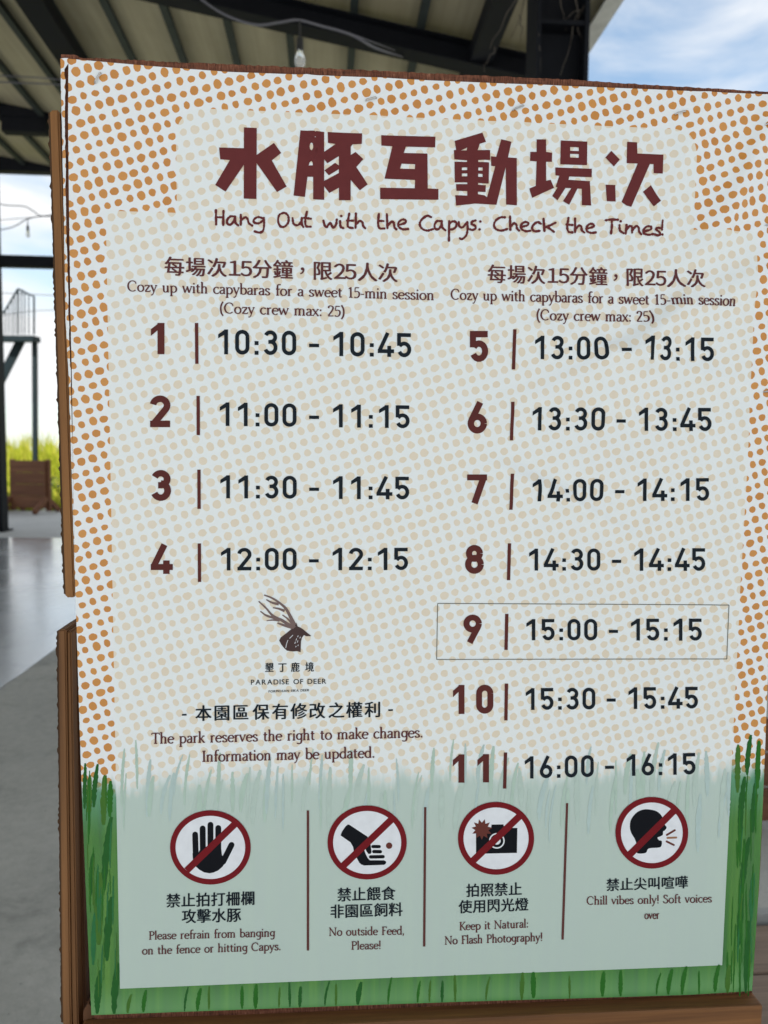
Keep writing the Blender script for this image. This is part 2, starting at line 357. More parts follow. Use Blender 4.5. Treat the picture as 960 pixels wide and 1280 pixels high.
# ---- string lights, cables
M_cable = newmat('grey_cable', (.10, .10, .12, 1), .6); M_sock = newmat('black_socket', (.02, .02, .02, 1), .5)
M_bulb = newmat('clear_bulb', (.93, .95, .95, 1), .06, .6); M_bulb.node_tree.nodes['Principled BSDF'].inputs['Transmission Weight'].default_value = .75
def spline(pts, n=8, closed=False):
    P = [Vector(p) for p in pts]; out = []; N = len(P)
    if N < 3: return P
    for i in range(N if closed else N - 1):
        p1, p2 = P[i % N], P[(i + 1) % N]
        p0 = P[(i - 1) % N] if closed or i > 0 else p1 * 2 - p2; p3 = P[(i + 2) % N] if closed or i + 2 < N else p2 * 2 - p1
        for j in range(n):
            t = j / n
            out.append(.5 * ((2 * p1) + (p2 - p0) * t + (2 * p0 - 5 * p1 + 4 * p2 - p3) * t * t + (3 * p1 - p0 - 3 * p2 + p3) * t ** 3))
    if not closed: out.append(P[-1])
    return out
def bulb_parts(root, p, s=1.0):
    x, y, z = p
    MB().tube([(x, y, z), (x, y, z - .10 * s)], .007 * s).tube([(x, y, z - .10 * s), (x, y, z - .105 * s), (x, y, z - .175 * s), (x, y, z - .18 * s)], [.012 * s, .020 * s, .022 * s, .018 * s], 12).build('bulb_socket', M_sock, root)
    pr = [(.016, 0), (.020, .012), (.030, .04), (.034, .062), (.030, .085), (.018, .100), (.004, .106)]
    MB().tube([(x, y, z - .178 * s - h * s) for _, h in pr], [a * s for a, _ in pr], 16).build('bulb', M_bulb, root, True)
sl1 = empty('string_light', Matrix.Translation(at(372, 24, 4.4)))
tag(sl1, 'grey cable with a clear glass bulb slung under the roof above the notice', 'string light')
o0 = sl1.location.copy()
w1 = [at(*q) - o0 for q in ((200, -45, 4.9), (253, 0, 4.7), (285, 20, 4.6), (320, 31, 4.5), (350, 28, 4.4), (372, 25, 4.4), (400, 32, 4.4), (438, 43, 4.4), (470, 60, 4.8), (500, 70, 6.9), (520, 76, 7.15))]
MB().tube(spline(w1, 8), .0075, 6).tube(spline([at(438, 42, 4.4) - o0, at(470, 54, 5.4) - o0, at(496, 64, 7.15) - o0], 6), .004, 6).build('cable', M_cable, sl1)
bulb_parts(sl1, at(375, 26, 4.4) - o0, .92)
sl2 = empty('string_light', Matrix.Translation(at(35, 275, 11.0)))
tag(sl2, 'thin sagging cables with one small bulb seen against the sky left of the notice', 'string light')
o0 = sl2.location.copy()
MB().tube(spline([at(*q) - o0 for q in ((-20, 248, 11), (4, 256, 11), (30, 258, 11), (42, 264, 11), (55, 270, 11), (100, 262, 11))], 6), .008, 5).tube(
    spline([at(*q) - o0 for q in ((-20, 290, 11), (8, 286, 11), (22, 281, 11), (34, 274, 11), (55, 270.5, 11.01), (110, 272, 11))], 6), .008, 5).tube(
    [at(-10, 276, 11.2) - o0, at(60, 270, 11.2) - o0], .005, 5).build('cable', M_cable, sl2)
bulb_parts(sl2, at(34.5, 274, 11) - o0, .9)
wl = MB().tube(spline([at(-30, 94, 8.5), at(10, 95, 8.5), at(60, 98, 8.5), at(140, 106, 8.5)], 4), .007, 5)
wl.tube(spline([at(-30, 102, 8.5), at(10, 103, 8.5), at(60, 105, 8.5), at(140, 110, 8.5)], 4), .008, 5)
tag(wl.build('roof_wire', M_cable), 'pair of thin straight wires under the ceiling beside the notice corner', 'wire')
ow = MB()
for a, b, c in (((-30, 365, 30), (20, 367, 30), (120, 372, 30)), ((-30, 322, 31), (20, 326, 31), (120, 332, 31)), ((-30, 400, 32), (50, 388, 32), (120, 392, 32))):
    ow.tube(spline([at(*a), at(*b), at(*c)], 5), .016, 5)
tag(ow.build('overhead_wire', M_cable), 'thin overhead wires crossing the pale sky behind the outdoor stair', 'wire')

# dry creeper strands on the right-hand post
M_vine = newmat('dry_vine', (.075, .065, .055, 1), .9)
vm = MB(); rv = random.Random(3)
for (x0, y0, x1, y1) in ((648, -8, 612, 60), (660, -10, 640, 45), (700, -5, 706, 40), (718, -5, 728, 60), (722, 20, 700, 95), (672, 10, 676, 92), (735, -5, 722, 30), (650, 20, 652, 50), (620, 60, 604, 88), (735, 8, 700, 26)):
    n = 7; pts = []
    for i in range(n):
        t = i / (n - 1); pts.append(at(x0 + (x1 - x0) * t + rv.uniform(-2.2, 2.2), y0 + (y1 - y0) * t + rv.uniform(-2, 2), 5.36 + rv.uniform(-.05, .05)))
    vm.tube(spline(pts, 4), [.0045 * (1 - .6 * i / (4 * n)) for i in range(4 * (n - 1) + 1)], 5)
tag(vm.build('dry_vine', M_vine), 'dry thin creeper strands clinging to the dark post at the roof corner', 'vine')

# ---- outdoor stair far behind
st = empty('outdoor_stair', Matrix.Translation(Vector((at(43, 566, 24).x, at(43, 566, 24).y, 0))))
tag(st, 'blue grey steel stair landing with railings on a thin post, beyond the shed', 'stair')
S0 = st.location.copy()
def sp_(px, py, d=24.0): return at(px, py, d) - S0
MB().bar((0, 0, 0), sp_(43.5, 428), .13, .13).build('post', M_blue, st)
lz = sp_(43, 424).z; xl = sp_(-40, 420).x
MB().box((xl, -.1, lz - .1), (.12, .35, lz + .06)).bar((xl, -.12, lz - .05), (.12, -.12, lz - .05), .08, .16).build('landing', M_blue, st)
MB().bar(sp_(27, 424), sp_(-14, 505), .08, .26).build('stringer', M_blue, st)
rl = MB()
for px, yt in ((7, 389), (11, 383), (15, 376), (18.5, 369), (22.5, 363), (27, 364), (31, 366), (36, 368), (42.5, 371)):
    rl.tube([sp_(px, yt), sp_(px, 418)], .018 if px not in (22.5, 42.5) else .03, 6)
for a, b in (((4, 392), (22.5, 361)), ((22.5, 361), (43, 371)), ((22.5, 361), (30, 364))):
    rl.tube([sp_(*a), sp_(*b)], .03, 6)
rl.build('railing', M_blue, st)

# ---- planked barrier beyond the floor
br = empty('plank_barrier', Matrix.Translation(Vector((at(36, 640, 17.5).x, at(36, 640, 17.5).y, 0))) @ Matrix.Rotation(R(-14), 4, 'Z'))
tag(br, 'low reddish wooden plank barrier standing on splayed feet before the yellow grass', 'barrier')
for i in range(4):
    MB().box((-.46, -.03, .12 + .27 * i), (.46, .03, .386 + .27 * i), None, .01).build('plank', M_barrier, br)
for x in (-.47, .47):
    MB().box((x - .05, .035, .05), (x + .05, .12, 1.22), None, .01).build('upright', M_barrier, br)
    MB().bar((x, -.42, .05), (x, .0, .34), .09, .1).bar((x, .42, .05), (x, .05, .34), .09, .1).build('foot', M_barrier, br)

b2 = br.copy(); col.objects.link(b2); b2.location = Vector((at(-26, 641, 17.6).x, at(-26, 641, 17.6).y, 0)); b2.rotation_euler = (0, 0, R(4))
for ch in list(br.children):
    c2 = ch.copy(); col.objects.link(c2); c2.parent = b2
for o_ in (br, b2): o_['group'] = 'plank barriers along the floor edge'
b2['label'] = 'reddish plank barrier at the left photo border, mostly behind the dark column'
# ---- grass beyond, shrub
M_grass = newmat('sunlit_grass', rough=.6, spec=.2); k = NB(M_grass); oi = k.n('ShaderNodeNewGeometry')
gr = k.ramp(oi.outputs['Random Per Island'], [(0, (.26, .32, .02, 1)), (.5, (.42, .45, .035, 1)), (1, (.56, .52, .08, 1))]); k.base(gr)
k.b.inputs['Transmission Weight'].default_value = 0
def translucent(m, colr, f=.45):
    t = m.node_tree; b = t.nodes['Principled BSDF']; out = t.nodes['Material Output']
    tr = t.nodes.new('ShaderNodeBsdfTranslucent'); ms = t.nodes.new('ShaderNodeMixShader'); ms.inputs[0].default_value = f
    if isinstance(colr, bpy.types.NodeSocket): t.links.new(colr, tr.inputs[0])
    else: tr.inputs[0].default_value = colr
    t.links.new(b.outputs[0], ms.inputs[1]); t.links.new(tr.outputs[0], ms.inputs[2]); t.links.new(ms.outputs[0], out.inputs[0])
translucent(M_grass, gr, .5)
rg = random.Random(11); gm_ = MB(); V = []; Fc = []
for i in range(52000):
    x = rg.uniform(-46, 34); d = 18.6 + 24 * rg.random() ** 1.3; h = rg.uniform(.7, 1.9) * (1 + .25 * math.sin(x * 1.3 + d * .7)) * (.34 + .055 * max(0, min(d - 19, 12))) ; a = rg.uniform(0, 6.28); wd = rg.uniform(.03, .07)
    p = B(x, d, 0); dx = Vector((math.cos(a), math.sin(a), 0)) * wd; ln = Vector((rg.uniform(-.35, .35), rg.uniform(-.35, .35), 0)) * h
    n = len(V); V += [p - dx, p + dx, p + dx * .8 + ln * .3 + Vector((0, 0, h * .6)), p - dx * .8 + ln * .3 + Vector((0, 0, h * .6)), p + ln + Vector((0, 0, h))]
    Fc += [(n, n + 1, n + 2, n + 3), (n + 3, n + 2, n + 4)]
tag(mesh('tall_grass', V, Fc, M_grass), 'tall sunlit yellow green grass growing beyond the concrete', 'grass', kind='stuff')
M_leaf = newmat('dark_leaf', rough=.55, spec=.25); k = NB(M_leaf); k.base(k.ramp(k.n('ShaderNodeNewGeometry').outputs['Random Per Island'], [(0, (.02, .05, .012, 1)), (1, (.09, .13, .03, 1))]))
sh = empty('low_shrub', Matrix.Translation(Vector((at(70, 625, 20.5).x, at(70, 625, 20.5).y, 0))))
tag(sh, 'small dark green shrub at the grass edge beside the plank barrier', 'shrub')
V = []; Fc = []
for i in range(900):
    q = Vector((rg.gauss(0, .38), rg.gauss(0, .3), abs(rg.gauss(.3, .22)) + .03)); a = Vector((rg.uniform(-1, 1), rg.uniform(-1, 1), rg.uniform(-.4, 1))).normalized() * rg.uniform(.05, .11)
    b = a.cross(Vector((rg.uniform(-1, 1), rg.uniform(-1, 1), 1))).normalized() * .025; n = len(V)
    V += [q, q + a * .5 + b, q + a, q + a * .5 - b]; Fc += [(n, n + 1, n + 2, n + 3)]
mesh('foliage', V, Fc, M_leaf, sh)
ms_ = MB()
for i in range(7): ms_.tube([(rg.uniform(-.08, .08), rg.uniform(-.08, .08), 0), (rg.uniform(-.4, .4), rg.uniform(-.3, .3), rg.uniform(.3, .6))], [.015, .006], 5)
ms_.build('stem', M_bark, sh)

# ---- bench to the right of the board
bn = empty('plank_bench', MB_ @ Matrix.Translation(Vector((.50, .98, 0))))
tag(bn, 'weathered grey brown plank bench with a pale edge at the lower right, behind the board', 'bench')
for i in range(3):
    MB().box((-.28, .12 * i - .14, .62), (1.3, .12 * i - .026, .66), None, .004).build('seat_plank', M_bench, bn)
MB().box((-.28, .225, .625), (1.3, .245, .672), None, .003).build('edge_trim', M_gutter, bn)
for x in (-.2, 1.2):
    for y in (-.1, .18): MB().box((x - .03, y - .03, 0.004), (x + .03, y + .03, .619)).build('leg', M_bench, bn)
M_slabg = metal_mat('blue_grey_plastic', (.16, .20, .23, 1), .5)
gs = MB().box((-.10, -.075, 0), (.16, .03, .018), None, .008).build('flat_strap', M_slabg); gs.matrix_world = MB_ @ Matrix.Translation(Vector((.55, .91, .6605)))
tag(gs, 'flat blue grey strap lying on the weathered bench beside the ledge end', 'strap')
cb_ = empty('wooden_crate', MB_ @ Matrix.Translation(Vector((2.05, 3.1, .004))))
tag(cb_, 'dark brown wooden crate standing on the floor at the right edge of the photo', 'crate')
for i in range(3): MB().box((-.4, -.3, .02 + .14 * i), (.4, -.28, .15 + .14 * i), None, .004).build('slat', M_barrier, cb_); MB().box((-.4, -.28, .02 + .14 * i), (-.38, .3, .15 + .14 * i), None, .004).build('slat', M_barrier, cb_)
for x in (-.36, .36): MB().box((x - .02, -.278, 0), (x + .02, -.24, .46)).build('corner_post', M_barrier, cb_)

# ------------------------------------------------------------------ display board
def interp(tab, y):
    for (y0, x0), (y1, x1) in zip(tab, tab[1:]):
        if y <= y1 or (y1, x1) == tab[-1]:
            return x0 + (x1 - x0) * (y - y0) / (y1 - y0)
S_OUT = [(70, 75), (154, 77), (250, 79), (400, 81.8), (470, 85.5), (600, 89.5), (700, 92.5), (800, 96), (900, 99), (1000, 102.5), (1100, 106.5), (1200, 111), (1275, 114.3)]
S_FRT = [(70, 86.2), (92, 86), (154, 85.6), (250, 86.6), (400, 88.6), (480, 90.4), (600, 92), (700, 94), (800, 97.2), (900, 100.2), (1000, 103.5), (1100, 107.4), (1200, 111.7), (1275, 115)]
S_RGT = [(70, 999), (300, 986), (590, 972), (860, 958.5), (950, 955), (1000, 953), (1100, 948.2), (1275, 936.5)]
S_TOP = [(75, 73), (100, 75.5), (200, 84.5), (287, 91), (480, 98.5), (540, 101.5), (800, 111.5), (960, 118.5), (1005, 121)]
W_TOP = [(70, 66), (94, 66), (99, 71), (110, 70.5), (200, 75), (480, 87), (540, 90), (719, 98), (800, 103.5), (960, 113.4), (1010, 117)]
S_BOT = [(100, 1268), (114, 1268), (600, 1250.5), (860, 1242), (960, 1236)]
board = empty('display_board', MP)
tag(board, 'brown wooden display stand with moulded side posts and a ledge holding the notice', 'display stand')
rb = random.Random(5)
def prism(outline_px, back0, back1, m, name, parent, plane=0.0):
    P = [uv(x, y, plane) for x, y in outline_px]; n = len(P)
    tri = tessellate_polygon([[Vector((a, b, 0)) for a, b in P]])
    V = [(a, back0, b) for a, b in P] + [(a, back1, b) for a, b in P]
    Fc = [tuple(t) for t in tri] + [tuple(i + n for i in reversed(t)) for t in tri] + [(i, (i + 1) % n, n + (i + 1) % n, n + i) for i in range(n)]
    me = mesh(name, V, Fc, m, parent); bm = bmesh.new(); bm.from_mesh(me.data); bmesh.ops.recalc_face_normals(bm, faces=bm.faces); bm.to_mesh(me.data); bm.free(); return me
out = []
x = 75.0
while x < 1003: out.append((x, interp(W_TOP, x) + rb.uniform(-.7, .7))); x += 4
y = 118
while y < 1252: out.append((interp(S_RGT, y) + 3.0 + rb.uniform(-.3, .3), y)); y += 12
out += [(940, 1252), (118, 1276)]
y = 1266
while y > 75: out.append((interp(S_OUT, y) - .3, y)); y -= 12
prism(out, .0022, .014, M_board, 'backing_board', board)

def stile(name, x_l, x_r, y0, y1, back0, back1, m, rounded=True, extend=None):
    ys = [y0 + (y1 - y0) * i / 14 for i in range(15)]
    o = [(x_r(q), q) for q in ys] + [(x_l(q), q) for q in reversed(ys)]
    P = [uv(a, b, back0) for a, b in o]
    if extend is not None:                                    # carry the post down to the floor
        P[14] = (P[14][0], extend); P[15] = (P[15][0], extend)
    n = len(P); half = n // 2
    V = [(a, back0, b) for a, b in P] + [(a, back1, b) for a, b in P]
    Fc = []
    for i in range(14):
        j = n - 1 - i
        Fc += [(i, i + 1, j - 1, j), (n + i, n + j, n + j - 1, n + i + 1)]
    Fc += [(i, n + i, n + (i + 1) % n, (i + 1) % n) for i in range(n)]
    me = mesh(name, V, Fc, m, board); bm = bmesh.new(); bm.from_mesh(me.data); bmesh.ops.recalc_face_normals(bm, faces=bm.faces)
    bmesh.ops.bevel(bm, geom=[e for e in bm.edges if e.is_manifold and e.calc_face_angle() > .9], offset=.0012, segments=2, affect='EDGES')
    bm.to_mesh(me.data); bm.free(); return me
lerp = lambda a, b, t: a + (b - a) * t
def lin_edge(xa, ya, xb, yb): return lambda q: lerp(xa, xb, (q - ya) / (yb - ya))
FLOOR = -(P0.z - .004) / PV.z
# upper post (two layers) and its knobbly rear edge
ul = lin_edge(62, 137, 81.5, 748); um = lin_edge(73.4, 137, 93.0, 748); ur = lin_edge(81, 137, 99, 748)
stile('side_post', ul, um, 137, 747, .016, .040, M_wood)
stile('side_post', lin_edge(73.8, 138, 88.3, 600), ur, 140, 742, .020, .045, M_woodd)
# lower post (three layers, open on top)
ll = lin_edge(72.6, 787, 77.8, 1275)
M_wood_shade = wood_mat('shaded_moulding_wood', lin(92, 60, 34), lin(148, 104, 64))  # moulding wood darkened: dimmer light low on the stand put into the colour
stile('side_post', ll, lin_edge(82.3, 787, 88.6, 1275), 787, 1275, .014, .085, M_wood_shade, extend=FLOOR)
stile('side_post', lin_edge(83.0, 787, 89.3, 1275), lin_edge(88.8, 787, 97.6, 1275), 789, 1275, .0165, .085, M_wood_shade, extend=FLOOR)
stile('side_post', lin_edge(89.3, 787, 98.2, 1275), lin_edge(98.0, 787, 108, 1275), 788, 1275, .030, .085, M_woodd, extend=FLOOR)  # dark wood colour stands in for the shadow beside the sheet
def knobbly(y0, y1, xf, wpx, back0, back1, parent):
    pts = []; y = y0
    while y < y1:
        pts.append((xf(y) - wpx * rb.uniform(.55, 1.0) - (wpx * .7 if rb.random() < .12 else 0), y)); y += rb.uniform(2.5, 5)
    o = [(xf(y0) + 3, y0)] + pts + [(xf(y1) + 3, y1)]
    prism(o, back0, back1, M_bark, 'rough_edge', parent, back0)
knobbly(141, 745, ul, 2.2, .0235, .038, board)
knobbly(789, 1279, ll, 2.0, .0225, .060, board)
# small mitred corner block and the ledge
ub0, vb0 = uv(103, 1276); ub1, _ = uv(943, 1248)
vL, vR = uv(150, 1272)[1], uv(900, 1243)[1]
rm_ = MB().box((ub0, -.014, -.12), (ub1, .055, min(vL, vR) - .0015), None, .0022)
rm_.build('ledge', M_rail, board)
prism([(103, 1266), (110, 1256), (117, 1268), (117, 1274), (103, 1278)], .0021, .0139, M_woodd, 'corner_block', board)
for u0 in (.49,):
    MB().box((u0, .0562, FLOOR), (u0 + .07, .1, .6)).build('rear_leg', M_wood, board)
MB().box((.05, .0862, FLOOR), (.12, .12, .10)).build('rear_leg', M_wood, board)
MB().bar((-.01, .10, FLOOR + .03), (.60, .10, FLOOR + .03), .5, .05).build('base_plank', M_wood, board)

# ------------------------------------------------------------------ the notice
poster = empty('notice_poster', MP)
tag(poster, 'white printed notice of session times with orange dots and a green grass border, stapled up', 'notice')
def gauss(t, s): return math.exp(-(t / s) ** 2)
RIDGE = [  # (x0,y0,x1,y1, half-width px, height m)
    (383, 88, 398, 200, 9, .0012), (875, 140, 800, 330, 16, .0018), (905, 150, 850, 330, 14, -.0018), (950, 165, 890, 330, 16, .0016),
    (955, 180, 760, 520, 34, .0030), (985, 260, 700, 460, 30, -.0022), (980, 330, 620, 520, 36, .0024), (985, 480, 640, 560, 30, -.0018), (958, 490, 700, 420, 18, .0014),
    (640, 590, 860, 700, 20, .0022), (700, 600, 900, 720, 22, -.0022), (560, 640, 760, 600, 40, .0014), (655, 140, 560, 260, 26, .0012), (470, 130, 440, 300, 26, .0009), (930, 560, 900, 760, 20, .0010),
]
def wave(u, v):
    # expressed on the sheet: convert the ridge ends once
    h = .0010 * math.sin(u * 9 + v * 4) * math.sin(v * 7 - u * 3)
    for (a, b, L_, s, A) in RID:
        q = Vector((u, v)) - a; t = q.dot(b); d = b.x * q.y - b.y * q.x
        if abs(d) > 3 * s: continue
        e = 1 / (1 + math.exp(-(t + .02) / .02)) * 1 / (1 + math.exp((t - L_ - .02) / .025))
        h += 1.75 * A * gauss(d, s * .6) * e
    return .5 * (h + math.sqrt(h * h + .0012 ** 2))       # the sheet never sinks into the board
RID = []
for x0, y0, x1, y1, wp, A in RIDGE:
    a = Vector(uv(x0, y0)); b = Vector(uv(x1, y1)); L_ = (b - a).length; RID.append((a, (b - a) / L_, L_, wp * .8 / 1190, A))
def lift(u, v, h): return (u, -(wave(u, v) + .0004 + h), v)
# sheet
NX, NY = 150, 200; V = []; Fc = []
for j in range(NY + 1):
    t = j / NY
    for i in range(NX + 1):
        s = i / NX
        for _ in range(3):
            if _ == 0: px, py = lerp(100, 960, s), lerp(90, 1255, t)
            yt, yb = interp(S_TOP, px), interp(S_BOT, px); py = lerp(yt, yb, t)
            xl_, xr_ = interp(S_FRT, py), interp(S_RGT, py); px = lerp(xl_, xr_, s)
        V.append(lift(*uv(px, py), 0))
for j in range(NY):
    for i in range(NX): a = j * (NX + 1) + i; Fc.append((a, a + 1, a + NX + 2, a + NX + 1))
mesh('printed_sheet', V, Fc, M_paper, poster, True)
# the torn strip still stuck along the left edge
V = []; Fc = []; n = 0; y = 73.0
while y < 1266:
    g = 5.2 if y < 100 else (4.0 if y < 250 else max(.35, 4.0 - 3.3 * (y - 250) / 290))
    if y < 84: g = .5
    xr_ = interp(S_FRT, y) - g - (rb.uniform(-.5, .6) if 90 < y < 560 else 0); xl_ = interp(S_OUT, y) + rb.uniform(-.15, .25)
    xr_ = max(xr_, xl_ + .6)
    for q in (xl_, (xl_ + xr_) / 2, xr_):
        a, b = uv(q, y); V.append((a, -.0006 if q != xl_ else .0004, b))
    if n: Fc += [(3 * n - 3, 3 * n - 2, 3 * n + 1, 3 * n), (3 * n - 2, 3 * n - 1, 3 * n + 2, 3 * n + 1)]
    n += 1; y += 7
mesh('torn_strip', V, Fc, M_paper, poster, True)

class Print:
    """flat ink on the sheet; everything is given in photograph pixels and laid on the sheet's plane"""
    def __init__(s, layer=0): s.V = []; s.F = []; s.I = []; s.h = .00040 + layer * .00006; s.k = 0; s.mi = 0
    def tris(s, pts, tri):
        P = [uv(*p) for p in pts]; lim = .006; hh = s.h + s.k * 1e-6; s.k += 1
        stack = [tuple(P[i] for i in t) for t in tri]
        while stack:
            a, b, c = stack.pop()
            ds = [math.dist(a, b), math.dist(b, c), math.dist(c, a)]; mxd = max(ds)
            if mxd > lim:
                i = ds.index(mxd)
                if i == 1: a, b, c = b, c, a
                elif i == 2: a, b, c = c, a, b
                m_ = ((a[0] + b[0]) / 2, (a[1] + b[1]) / 2); stack += [(a, m_, c), (m_, b, c)]; continue
            ar = (b[0] - a[0]) * (c[1] - a[1]) - (b[1] - a[1]) * (c[0] - a[0])
            if abs(ar) < 1e-13: continue
            if ar < 0: b, c = c, b
            n = len(s.V); s.V += [lift(*a, hh), lift(*b, hh), lift(*c, hh)]; s.F.append((n, n + 1, n + 2)); s.I.append(s.mi)
    def poly(s, outer, holes=()):
        rings = [[Vector((x, y, 0)) for x, y in r_] for r_ in (outer, *holes)]
        s.tris([(v.x, v.y) for r_ in rings for v in r_], tessellate_polygon(rings)); return s
    def stroke(s, pts, hw, caps=True):
        """pts px; hw = half-width: number, list or function of unit direction"""
        P = [Vector((p[0], p[1])) for p in pts]; N = len(P)
        if N < 2: return s
        Lp, Rp = [], []
        for i in range(N):
            t0 = (P[i] - P[max(i - 1, 0)]); t1 = (P[min(i + 1, N - 1)] - P[i]); t = (t0.normalized() if t0.length else Vector((0, 0))) + (t1.normalized() if t1.length else Vector((0, 0)))
            t = t.normalized() if t.length > 1e-6 else Vector((1, 0)); nrm = Vector((-t.y, t.x))
            h = hw(t) if callable(hw) else (hw[i] if isinstance(hw, (list, tuple)) else hw)
            cs = max(.6, nrm.dot(Vector((-t1.y, t1.x)).normalized())) if t1.length and t0.length else 1
            Lp.append(P[i] + nrm * (h / cs)); Rp.append(P[i] - nrm * (h / cs))
        pts_ = Lp + Rp; tri = []
        for i in range(N - 1): tri += [(i, i + 1, N + i + 1), (i, N + i + 1, N + i)]
        s.tris([(p.x, p.y) for p in pts_], tri)
        if caps:
            for e in (0, N - 1):
                c = P[e]; h = (Lp[e] - Rp[e]).length / 2; s.disc(c.x, c.y, h, h, 10)
        return s
    def disc(s, cx, cy, rx, ry, n=48):
        s.tris([(cx, cy)] + [(cx + rx * math.cos(2 * math.pi * i / n), cy + ry * math.sin(2 * math.pi * i / n)) for i in range(n)], [(0, 1 + i, 1 + (i + 1) % n) for i in range(n)]); return s
    def ring(s, cx, cy, rx, ry, t, n=64):
        o = [(cx + rx * math.cos(2 * math.pi * i / n), cy + ry * math.sin(2 * math.pi * i / n)) for i in range(n)] + [(cx + (rx - t) * math.cos(2 * math.pi * i / n), cy + (ry - t) * math.sin(2 * math.pi * i / n)) for i in range(n)]
        s.tris(o, [q for i in range(n) for q in ((i, (i + 1) % n, n + (i + 1) % n), (i, n + (i + 1) % n, n + i))]); return s
    def build(s, name, mats, parent=None):
        return mesh(name, s.V, s.F, mats, parent if parent is not None else poster, False, s.I)

# ---- title
def Z(off, k): return lambda L_: [(off[0] + x / k, off[1] + y / k) for x, y in L_]
t = Print()
z = Z((260, 150), 4.8)
for pg in ([(217, 50), (294, 54), (292, 478), (216, 476)], [(68, 170), (218, 175), (218, 272), (107, 434), (45, 394), (133, 245), (75, 241)],
           [(290, 217), (397, 143), (440, 203), (384, 248), (473, 404), (415, 437), (290, 260)],
           [(718, 78), (924, 88), (922, 152), (868, 152), (856, 166), (855, 488), (785, 486), (785, 222), (716, 265), (697, 242), (697, 197), (765, 150), (720, 143)],
           [(699, 308), (762, 262), (788, 280), (788, 298), (725, 337)], [(696, 372), (790, 320), (790, 408), (728, 443), (696, 403)],
           [(852, 218), (885, 199), (931, 243), (889, 290), (957, 394), (910, 430), (852, 362)]): t.poly(z(pg))
el = [(621 + 11 * math.cos(a * .5), 165 + 22 * math.sin(a * .5)) for a in range(12)]
t.poly(z([(555, 68), (697, 78), (697, 485), (631, 480), (631, 346), (597, 345), (582, 466), (514, 458)]), [z(el), z([(604, 278), (609, 262), (620, 250), (628, 262), (629, 278)])])
z = Z((460, 150), 4.8)
t.poly(z([(78, 98), (403, 105), (401, 169), (226, 165), (213, 203), (355, 206), (357, 415), (421, 418), (420, 483), (72, 479), (72, 411), (279, 414), (281, 364), (98, 357), (145, 163), (79, 160)]), [z([(200, 267), (281, 270), (280, 299), (191, 297)])])
t.poly(z([(518, 130), (684, 80), (705, 137), (668, 148), (655, 187), (728, 188), (728, 247), (585, 247), (516, 240), (513, 186), (527, 184)]), [z([(556, 187), (593, 170), (590, 187)])])
t.poly(z([(517, 254), (722, 262), (722, 386), (518, 380)]), [z(h) for h in ([(560, 290), (599, 290), (599, 307), (560, 307)], [(646, 293), (684, 293), (684, 311), (646, 311)], [(560, 327), (599, 327), (599, 345), (560, 345)], [(646, 330), (684, 330), (684, 348), (646, 348)])])
t.poly(z([(592, 240), (657, 240), (657, 470), (592, 470)])); t.poly(z([(525, 391), (704, 396), (703, 436), (527, 432)]))
t.poly(z([(520, 458), (590, 460), (655, 450), (697, 456), (712, 468), (770, 468), (768, 512), (640, 505), (525, 520)]))
t.poly(z([(733, 226), (765, 228), (795, 124), (857, 137), (837, 229), (890, 232), (891, 515), (826, 510), (824, 285), (768, 512), (712, 505), (712, 468), (760, 283), (735, 281)]))
z = Z((650, 150), 4.8)
t.poly(z([(97, 120), (154, 120), (154, 195), (190, 200), (189, 254), (154, 254), (154, 368), (181, 362), (202, 410), (70, 470), (53, 415), (92, 398), (97, 252), (58, 249), (59, 195), (97, 195)]))
t.poly(z([(242, 126), (401, 133), (399, 274), (239, 269)]), [z([(298, 165), (350, 167), (350, 190), (298, 188)]), z([(298, 206), (350, 208), (350, 230), (298, 228)])])
t.poly(z([(209, 288), (428, 296), (427, 346), (292, 342), (288, 362), (416, 370), (424, 516), (368, 514), (368, 416), (342, 414), (292, 512), (255, 490), (305, 412), (270, 411), (222, 485), (190, 459), (222, 408), (211, 404), (233, 338), (210, 335)]))
for pg in ([(545, 188), (596, 240), (560, 282), (509, 228)], [(511, 391), (568, 393), (571, 492), (518, 490)], [(640, 134), (699, 137), (701, 204), (857, 211), (853, 324), (798, 322), (798, 268), (776, 266), (664, 524), (635, 515), (606, 495), (703, 264), (637, 262)], [(782, 394), (838, 490), (798, 522), (734, 434)]): t.poly(z(pg))
t.build('title_lettering', I_title)

# ---- handwritten line
hwt = Print(); rh = random.Random(2)
def brush(off, strokes):
    for s_pts in strokes:
        if len(s_pts) == 1:
            x, y = s_pts[0]; hwt.disc(off[0] + x / 6.857, off[1] + y / 6.857, 1.7, 1.7, 10); continue
        P = spline([Vector((off[0] + x / 6.857, off[1] + y / 6.857, 0)) for x, y in s_pts], 6)
        if len(P) == 2: P = [P[0].lerp(P[1], i / 8) for i in range(9)]
        hwt.stroke([(p.x, p.y) for p in P], [1.5 * rh.uniform(.74, 1.18) for _ in P])
brush((260, 255), [[(70, 60), (72, 180)], [(135, 65), (133, 185)], [(72, 118), (135, 120)], [(228, 112), (195, 112), (168, 140), (168, 172), (195, 182), (225, 150), (235, 112)], [(235, 115), (238, 165), (262, 190)],
    [(283, 97), (283, 185)], [(283, 150), (318, 120), (340, 132), (352, 170), (380, 190)], [(478, 130), (430, 118), (395, 140), (400, 165), (440, 170), (480, 140)], [(480, 125), (482, 180), (474, 232), (445, 250), (402, 240)],
    [(648, 82), (612, 100), (602, 150), (620, 195), (655, 200), (688, 165), (690, 115), (668, 86), (645, 82)], [(725, 125), (735, 175), (768, 188), (798, 160), (805, 125)], [(805, 125), (804, 175), (818, 203)],
    [(848, 72), (834, 150), (842, 195), (880, 200)], [(825, 125), (882, 132)]])
